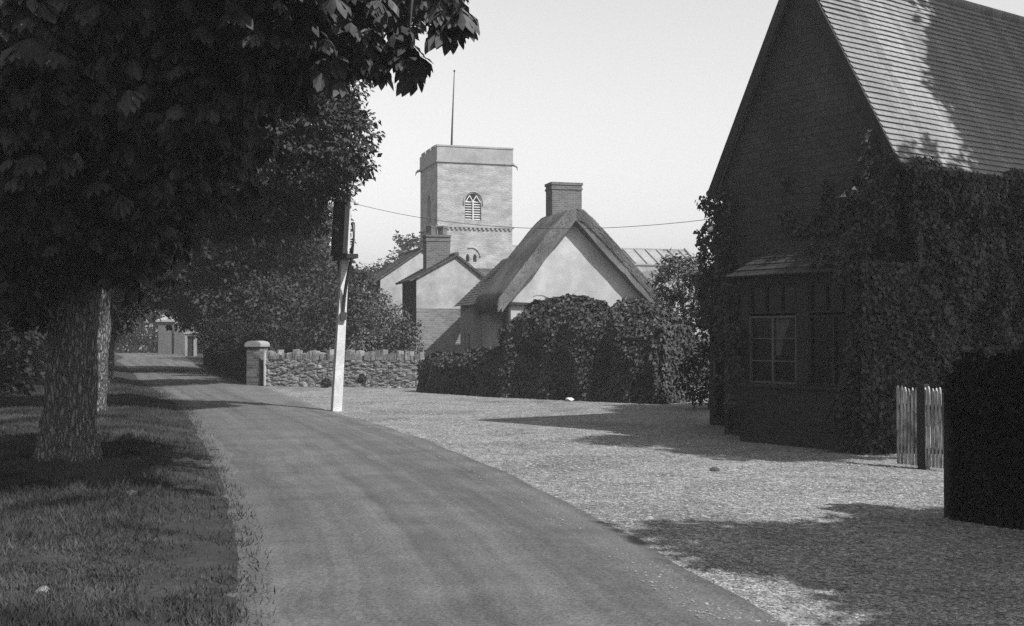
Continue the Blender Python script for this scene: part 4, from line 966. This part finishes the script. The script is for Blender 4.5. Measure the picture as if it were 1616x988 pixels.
window(r, (PX + 0.225, BY + 0.06, 0.895), X_, NY, BX1 - 0.1 - PX - 0.23, 1.0, 2, 3, M['darkwood'], 0.03, 0.02)
window(r, (BX0 + 0.165, BY + 0.06, 1.93), X_, NY, PX - 0.005 - BX0 - 0.165, 0.42, 3, 1, M['darkwood'], 0.03, 0.02)
window(r, (PX + 0.225, BY + 0.06, 1.93), X_, NY, BX1 - 0.1 - PX - 0.23, 0.42, 3, 1, M['darkwood'], 0.03, 0.02)
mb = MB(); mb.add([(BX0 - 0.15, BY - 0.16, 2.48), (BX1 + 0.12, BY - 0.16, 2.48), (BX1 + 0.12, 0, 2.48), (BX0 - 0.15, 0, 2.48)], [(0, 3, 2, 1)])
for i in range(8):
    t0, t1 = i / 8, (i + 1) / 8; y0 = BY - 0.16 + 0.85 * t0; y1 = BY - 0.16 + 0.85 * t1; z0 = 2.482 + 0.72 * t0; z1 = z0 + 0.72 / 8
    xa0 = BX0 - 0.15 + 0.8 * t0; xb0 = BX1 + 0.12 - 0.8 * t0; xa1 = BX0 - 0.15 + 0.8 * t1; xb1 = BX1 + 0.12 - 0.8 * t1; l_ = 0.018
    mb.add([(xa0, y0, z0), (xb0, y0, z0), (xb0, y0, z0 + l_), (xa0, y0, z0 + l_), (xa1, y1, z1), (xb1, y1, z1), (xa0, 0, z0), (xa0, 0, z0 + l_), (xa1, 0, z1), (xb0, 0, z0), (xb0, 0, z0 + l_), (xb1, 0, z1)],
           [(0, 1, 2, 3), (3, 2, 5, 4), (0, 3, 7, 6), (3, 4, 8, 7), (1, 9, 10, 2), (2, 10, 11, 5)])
mb.build('bay_roof', M['shadetile'], r)
# side porch beyond the left corner
mb = MB(); mb.box(-1.45, 0.13, 1.25, 3.2, 0, 0.86); mb.build('porch_plinth', M['darkbrick'], r)
mb = MB(); mb.box(-1.45, -1.38, 1.26, 1.36, 0.862, 1.95); mb.box(-0.53, 0.12, 1.26, 1.36, 0.862, 1.95); mb.box(-1.45, 0.13, 1.26, 3.2, 1.952, 2.1); mb.box(-1.45, -1.40, 1.362, 3.2, 0.862, 1.95); mb.build('porch_frame', M['darkwood'], r)
window(r, (-1.375, 1.3, 0.865), X_, NY, 0.84, 1.08, 2, 2, M['frame'], 0.04, 0.02)
mb = MB(); tiled_slope(mb, (-1.45, 1.2, 2.1), Y_, (1, 0, 0.6), 2.2, 1.7, 0.1, 0.016); mb.build('porch_roof', M['fartile'], r)
# insulator arm at the left corner
ins = empty('wire_insulator', (we.x, we.y, we.z), 0, 'small pale cup insulator on a bracket at the ivied left corner of the tile-hung house', 'insulator')
mb = MB(); mb.tube([(0.15, 0.1, -0.1), (0.02, 0.02, -0.13), (-0.04, 0, -0.15)], [0.02, 0.025, 0.03], 6); mb.build('bracket', M['iron'], ins)
mb = MB(); mb.tube([(-0.02, 0, -0.13), (-0.07, 0, -0.19), (-0.085, 0, -0.21)], [0.03, 0.05, 0.035], 8); mb.build('cup', M['white'], ins)

# ivy on that house: its own plant
def ivy(name, label, patches, dens, leaf, mat):
    root = empty(name, Aw, AR, label, 'climbing plant')
    P = []; Nn = []
    for (O, U, V, N, lu, lv, depth, keep) in patches:
        O, U, V, N = Vector(O), Vector(U), Vector(V), Vector(N)
        for _ in range(int(lu * lv * dens)):
            u, v = random.random() * lu, random.random() * lv
            k = noise.noise(Vector((O.x + u * 0.8, O.y + v * 0.8, lu)) ) * 0.5 + 0.5; k2 = noise.noise(Vector((u * 2.4, v * 2.4, 5 + lu)))
            if not keep(u, v, k2): continue
            off = depth * (0.25 + 1.0 * k + 0.35 * k2) * random.uniform(0.55, 1.05)
            P.append(O + U * u + V * v + N * off); Nn.append(N)
    surface_leaves('leaves', np.array(P), np.array(Nn), mat, root, leaf, 'ivy', 0.85)
    return root
full = lambda u, v, k: True
iv = ivy('ivy', 'dense ivy covering the right side wall and lower roof edge of the tile-hung house',
    [((HW - 0.10, -0.1, 0), Y_, Z_, X_, HD, 3.95, 0.6, full),
     ((2.45, 0, 0), X_, Z_, NY, 1.2, 4.2, 0.5, lambda u, v, k: v < 3.1 + 0.9 * u + 0.5 * k and (u > 0.55 or v > 2.7 or k > 0.2) and not (v < 2.6 and u < 0.75)),
     ((HW + 0.05, -0.12, HZ - 0.2), Y_, (-0.43, 0, 0.9), (0.9, 0, 0.43), HD, 1.0, 0.22, lambda u, v, k: v < 0.22 + 0.30 * k + 0.12 * math.sin(u * 2.3)),
     ((2.75, -0.72, 0), X_, Z_, NY, 0.8, 3.1, 0.32, lambda u, v, k: u + 0.35 * k > 0.28 + 0.25 * (v < 2.3) * (v > 0.8) and v < 2.5 + 0.6 * u + 0.4 * k),
     ((1.15, -0.04, 2.9), X_, Z_, NY, 1.5, 1.2, 0.24, lambda u, v, k: k > 0.25 + 0.5 * v - 0.5 * u),
     ((1.9, -0.70, 2.5), X_, (0, 0.72, 0.69), (0, -0.7, 0.7), 1.5, 0.95, 0.16, lambda u, v, k: k > 0.45 - 0.75 * u),
     ((0.95, -0.70, 0.0), X_, Z_, NY, 0.34, 2.4, 0.16, lambda u, v, k: k > -0.15 + 1.2 * u),
     ((2.2, -0.02, 2.6), X_, Z_, NY, 1.0, 1.9, 0.28, lambda u, v, k: v < 0.3 + 1.5 * u + 0.5 * k),
     ((3.4, -0.75, 0), (0.35, 0.9, 0), Z_, (0.6, -0.6, 0), 1.2, 2.6, 0.45, full)],
    2200, 0.062, M['ivy'])
ivy('ivy', 'ragged ivy hanging off the left corner of the tile-hung house above the porch',
    [((-0.28, 0.0, 2.1), X_, Z_, NY, 0.75, 1.8, 0.22, lambda u, v, k: (u > 0.30 or k > -0.12 - 0.1 * (1.8 - v))),
     ((0.12, 0, 0.3), Y_, Z_, NX, 2.4, 3.5, 0.30, full),
     ((-1.45, 1.2, 1.8), X_, Z_, NY, 1.6, 0.9, 0.3, full), ((0.15, 0, 0.9), X_, Z_, NY, 0.75, 1.9, 0.25, lambda u, v, k: k > -0.25)],
    1700, 0.062, M['ivy'])

# ------------------------------------------------------------------ trees between the mound and the house
make_tree('garden_shrub', 'bushy pale-leaved shrub between the creeper mound and the tile-hung house', 'shrub', (4.5, 30, 0), 1.5, 0.07,
    [B(1070, 440, 30, 0.55, 0.6, 0.5), B(1100, 455, 29.5, 0.45, 0.6, 0.6), B(1060, 500, 30, 0.6, 0.6, 0.7), B(1085, 560, 29, 0.65, 0.6, 0.8), B(1050, 590, 29, 0.5, 0.5, 0.6), B(1060, 412, 30.5, 0.22, 0.3, 0.18), B(1092, 412, 30, 0.2, 0.3, 0.15)],
    M['leafpale'], 0.10, 0.3, 36, 0.2, None, 4, n=8, rings=6)
make_tree('garden_shrub', 'dark yew-like bush tight against the porch of the tile-hung house', 'shrub', (4.35, 25.4, 0), 1.2, 0.07,
    [B(1140, 450, 25, 0.4, 0.5, 0.5), B(1125, 530, 25, 0.4, 0.5, 0.8), B(1100, 590, 25.5, 0.35, 0.5, 0.6), B(1150, 560, 25.5, 0.5, 0.5, 0.9)],
    M['leafdark'], 0.09, 0.28, 38, 0.2, None, 4, n=8, rings=6)

# ------------------------------------------------------------------ white pickets, dark wall at the right edge
pf = gr(1417, 735); fa = AR; r = empty('picket_fence', (4.72, 14.3, 0), fa, 'blotchy white pickets with pointed tops in the shade below the ivy', 'fence')
x = 0.0
for i in range(12):
    if i == 6: x += 0.075
    hh = 0.98 + random.uniform(-0.02, 0.02); mb = MB(); wq = 0.014; y0 = random.uniform(-0.004, 0.004); tl = random.uniform(-0.006, 0.006)
    mb.prism([(x - wq, 0.04), (x + wq, 0.04), (x + wq + tl, hh - 0.04), (x + tl, hh), (x - wq + tl, hh - 0.04)], y0 - 0.011, y0 + 0.011); mb.build('picket', M['picket'], r); x += 0.0515
for x0_, x1_ in ((-0.05, 0.28), (0.40, x + 0.02)):
    for z0_ in (0.2, 0.72): mb = MB(); mb.box(x0_, x1_, 0.014, 0.05, z0_, z0_ + 0.07); mb.build('rail', M['darkwood'], r)
mb = MB(); mb.box(0.29, 0.385, -0.02, 0.08, 0, 1.02); mb.build('post', M['darkwood'], r)
e0 = gr(1494, 815); r = empty('board_fence', (e0.x, e0.y, 0), AR, 'black tarred board fence closing the right edge of the picture', 'fence')
mb = MB(); mb.box(0, 0.12, -0.06, 0.06, 0, 1.25); mb.build('post', M['darkwood'], r)
mb = MB()
for i in range(26): mb.box(0.122 + i * 0.15, 0.122 + i * 0.15 + 0.145, -0.02 + 0.004 * (i % 2), 0.01, 0.02, 1.18 + random.uniform(-0.01, 0.01))
mb.build('boards', M['darkwood'], r)
ivr = empty('ivy', (e0.x, e0.y, 0), AR, 'dark ivy heaped over the black board fence at the right edge', 'climbing plant')
P = []; Nn = []
for _ in range(34000):
    u = random.random() * 3.6; v = 0.85 + random.random() * (0.38 + 0.55 * u) + 0.4 * noise.noise(Vector((u * 2.2, 0, 3)))
    if v < 0.95 + 0.15 * noise.noise(Vector((u * 3, 1, 1))): continue
    P.append(Vector((u + 0.16, random.uniform(-0.28, 0.3), v))); Nn.append(Vector((0, -0.8, 0.5)))
for _ in range(26000):
    u = random.random() * 3.6 + 0.10; v = random.random() * 1.1
    P.append(Vector((u, -0.05 - 0.10 * random.random() - 0.06 * noise.noise(Vector((u * 2, v * 2, 7))), v))); Nn.append(Vector((0, -1, 0.2)))
surface_leaves('leaves', np.array(P), np.array(Nn), M['ivydark'], ivr, 0.05, 'ivy', 0.85)
# a stone and a crumpled paper in the verge grass
def lump(name, label, cat, loc, s, mat, flat=0.6):
    mb = MB(); vs = []; fs = []; nu, nv = 12, 8
    for j in range(nv + 1):
        for i in range(nu):
            th = 2 * math.pi * i / nu; ph = math.pi * j / nv; q = Vector((math.sin(ph) * math.cos(th), math.sin(ph) * math.sin(th), math.cos(ph) * flat)); q *= s * (1 + 0.35 * noise.noise(q * 1.7 + Vector(loc))); vs.append(q)
    for j in range(nv):
        for i in range(nu): i2 = (i + 1) % nu; fs.append((j*nu+i, (j+1)*nu+i, (j+1)*nu+i2, j*nu+i2))
    mb.add(vs, fs); o = mb.build(name, mat); o.location = loc; return tag(o, label, cat)
p = gr(208, 800); lump('stone', 'small grey stone standing in the verge grass', 'stone', (p.x, p.y, 0.10), 0.06, M['twig'], 1.0)
p = gr(72, 962); lump('stone', 'pale stone at the bottom left corner of the verge', 'stone', (p.x, p.y, 0.10), 0.05, M['stone'], 0.9)
p = gr(1127, 743); lump('stone', 'dark clod lying alone on the lit gravel', 'stone', (p.x, p.y, 0.02), 0.06, M['twig'], 0.5)
p = gr(898, 632); lump('stone', 'pale stone at the foot of the creeper mound', 'stone', (p.x, p.y - 0.3, 0.04), 0.11, M['white'], 0.5)

# ------------------------------------------------------------------ trees at the right that shade the roof and the foreground
make_tree('lime_tree', 'tall tree beyond the right edge shading the tiled roof', 'tree', (12.6, 15.5, 0), 8.0, 0.3,
    [((11.9, 18.3, 10.0), (2.3, 2.3, 1.8)), ((12.6, 17.0, 10.8), (2.2, 2.0, 1.8)), ((11.8, 11.7, 10.0), (1.7, 1.5, 1.3)), ((9.4, 11.5, 10.0), (1.1, 0.8, 0.7)), ((10.7, 10.2, 10.0), (1.3, 1.1, 0.9)), ((13.5, 13.3, 10.0), (1.9, 1.7, 1.7)), ((13.0, 15.2, 12.0), (2.2, 2.4, 1.5))],
    M['leafmid'], 0.26, 0.5, 70, 0.42, None, 5)
make_tree('lime_tree', 'tall tree behind the right shoulder shading the near forecourt', 'tree', (9.5, 1.5, 0), 6.0, 0.3,
    [((8.0, 4.1, 7.0), (1.7, 1.3, 0.8)), ((6.7, 4.9, 7.1), (0.8, 0.6, 0.4)), ((9.2, 4.9, 7.0), (1.4, 1.2, 0.8)), ((10.8, 3.0, 8.0), (2.0, 2.0, 1.4)), ((8.8, 2.7, 7.1), (1.3, 0.9, 0.6)), ((7.6, 2.2, 7.1), (0.8, 0.6, 0.4))],
    M['leafmid'], 0.22, 0.42, 60, 0.36, None, 4)

# ------------------------------------------------------------------ summer haze
mb = MB(); mb.box(-155, 155, -45, 215, -1.0, 26.0); hz_o = mb.build('haze', M['dark'])
m = bpy.data.materials.new('haze'); m.use_nodes = True; n = m.node_tree.nodes; n.clear()
out_ = n.new('ShaderNodeOutputMaterial'); v = n.new('ShaderNodeVolumePrincipled'); v.inputs['Color'].default_value = g(0.95); v.inputs['Density'].default_value = 0.0010; v.inputs['Anisotropy'].default_value = 0.2
m.node_tree.links.new(v.outputs[0], out_.inputs['Volume']); hz_o.data.materials[0] = m; tag(hz_o, 'thin pale summer haze over the village', 'haze', kind='stuff')
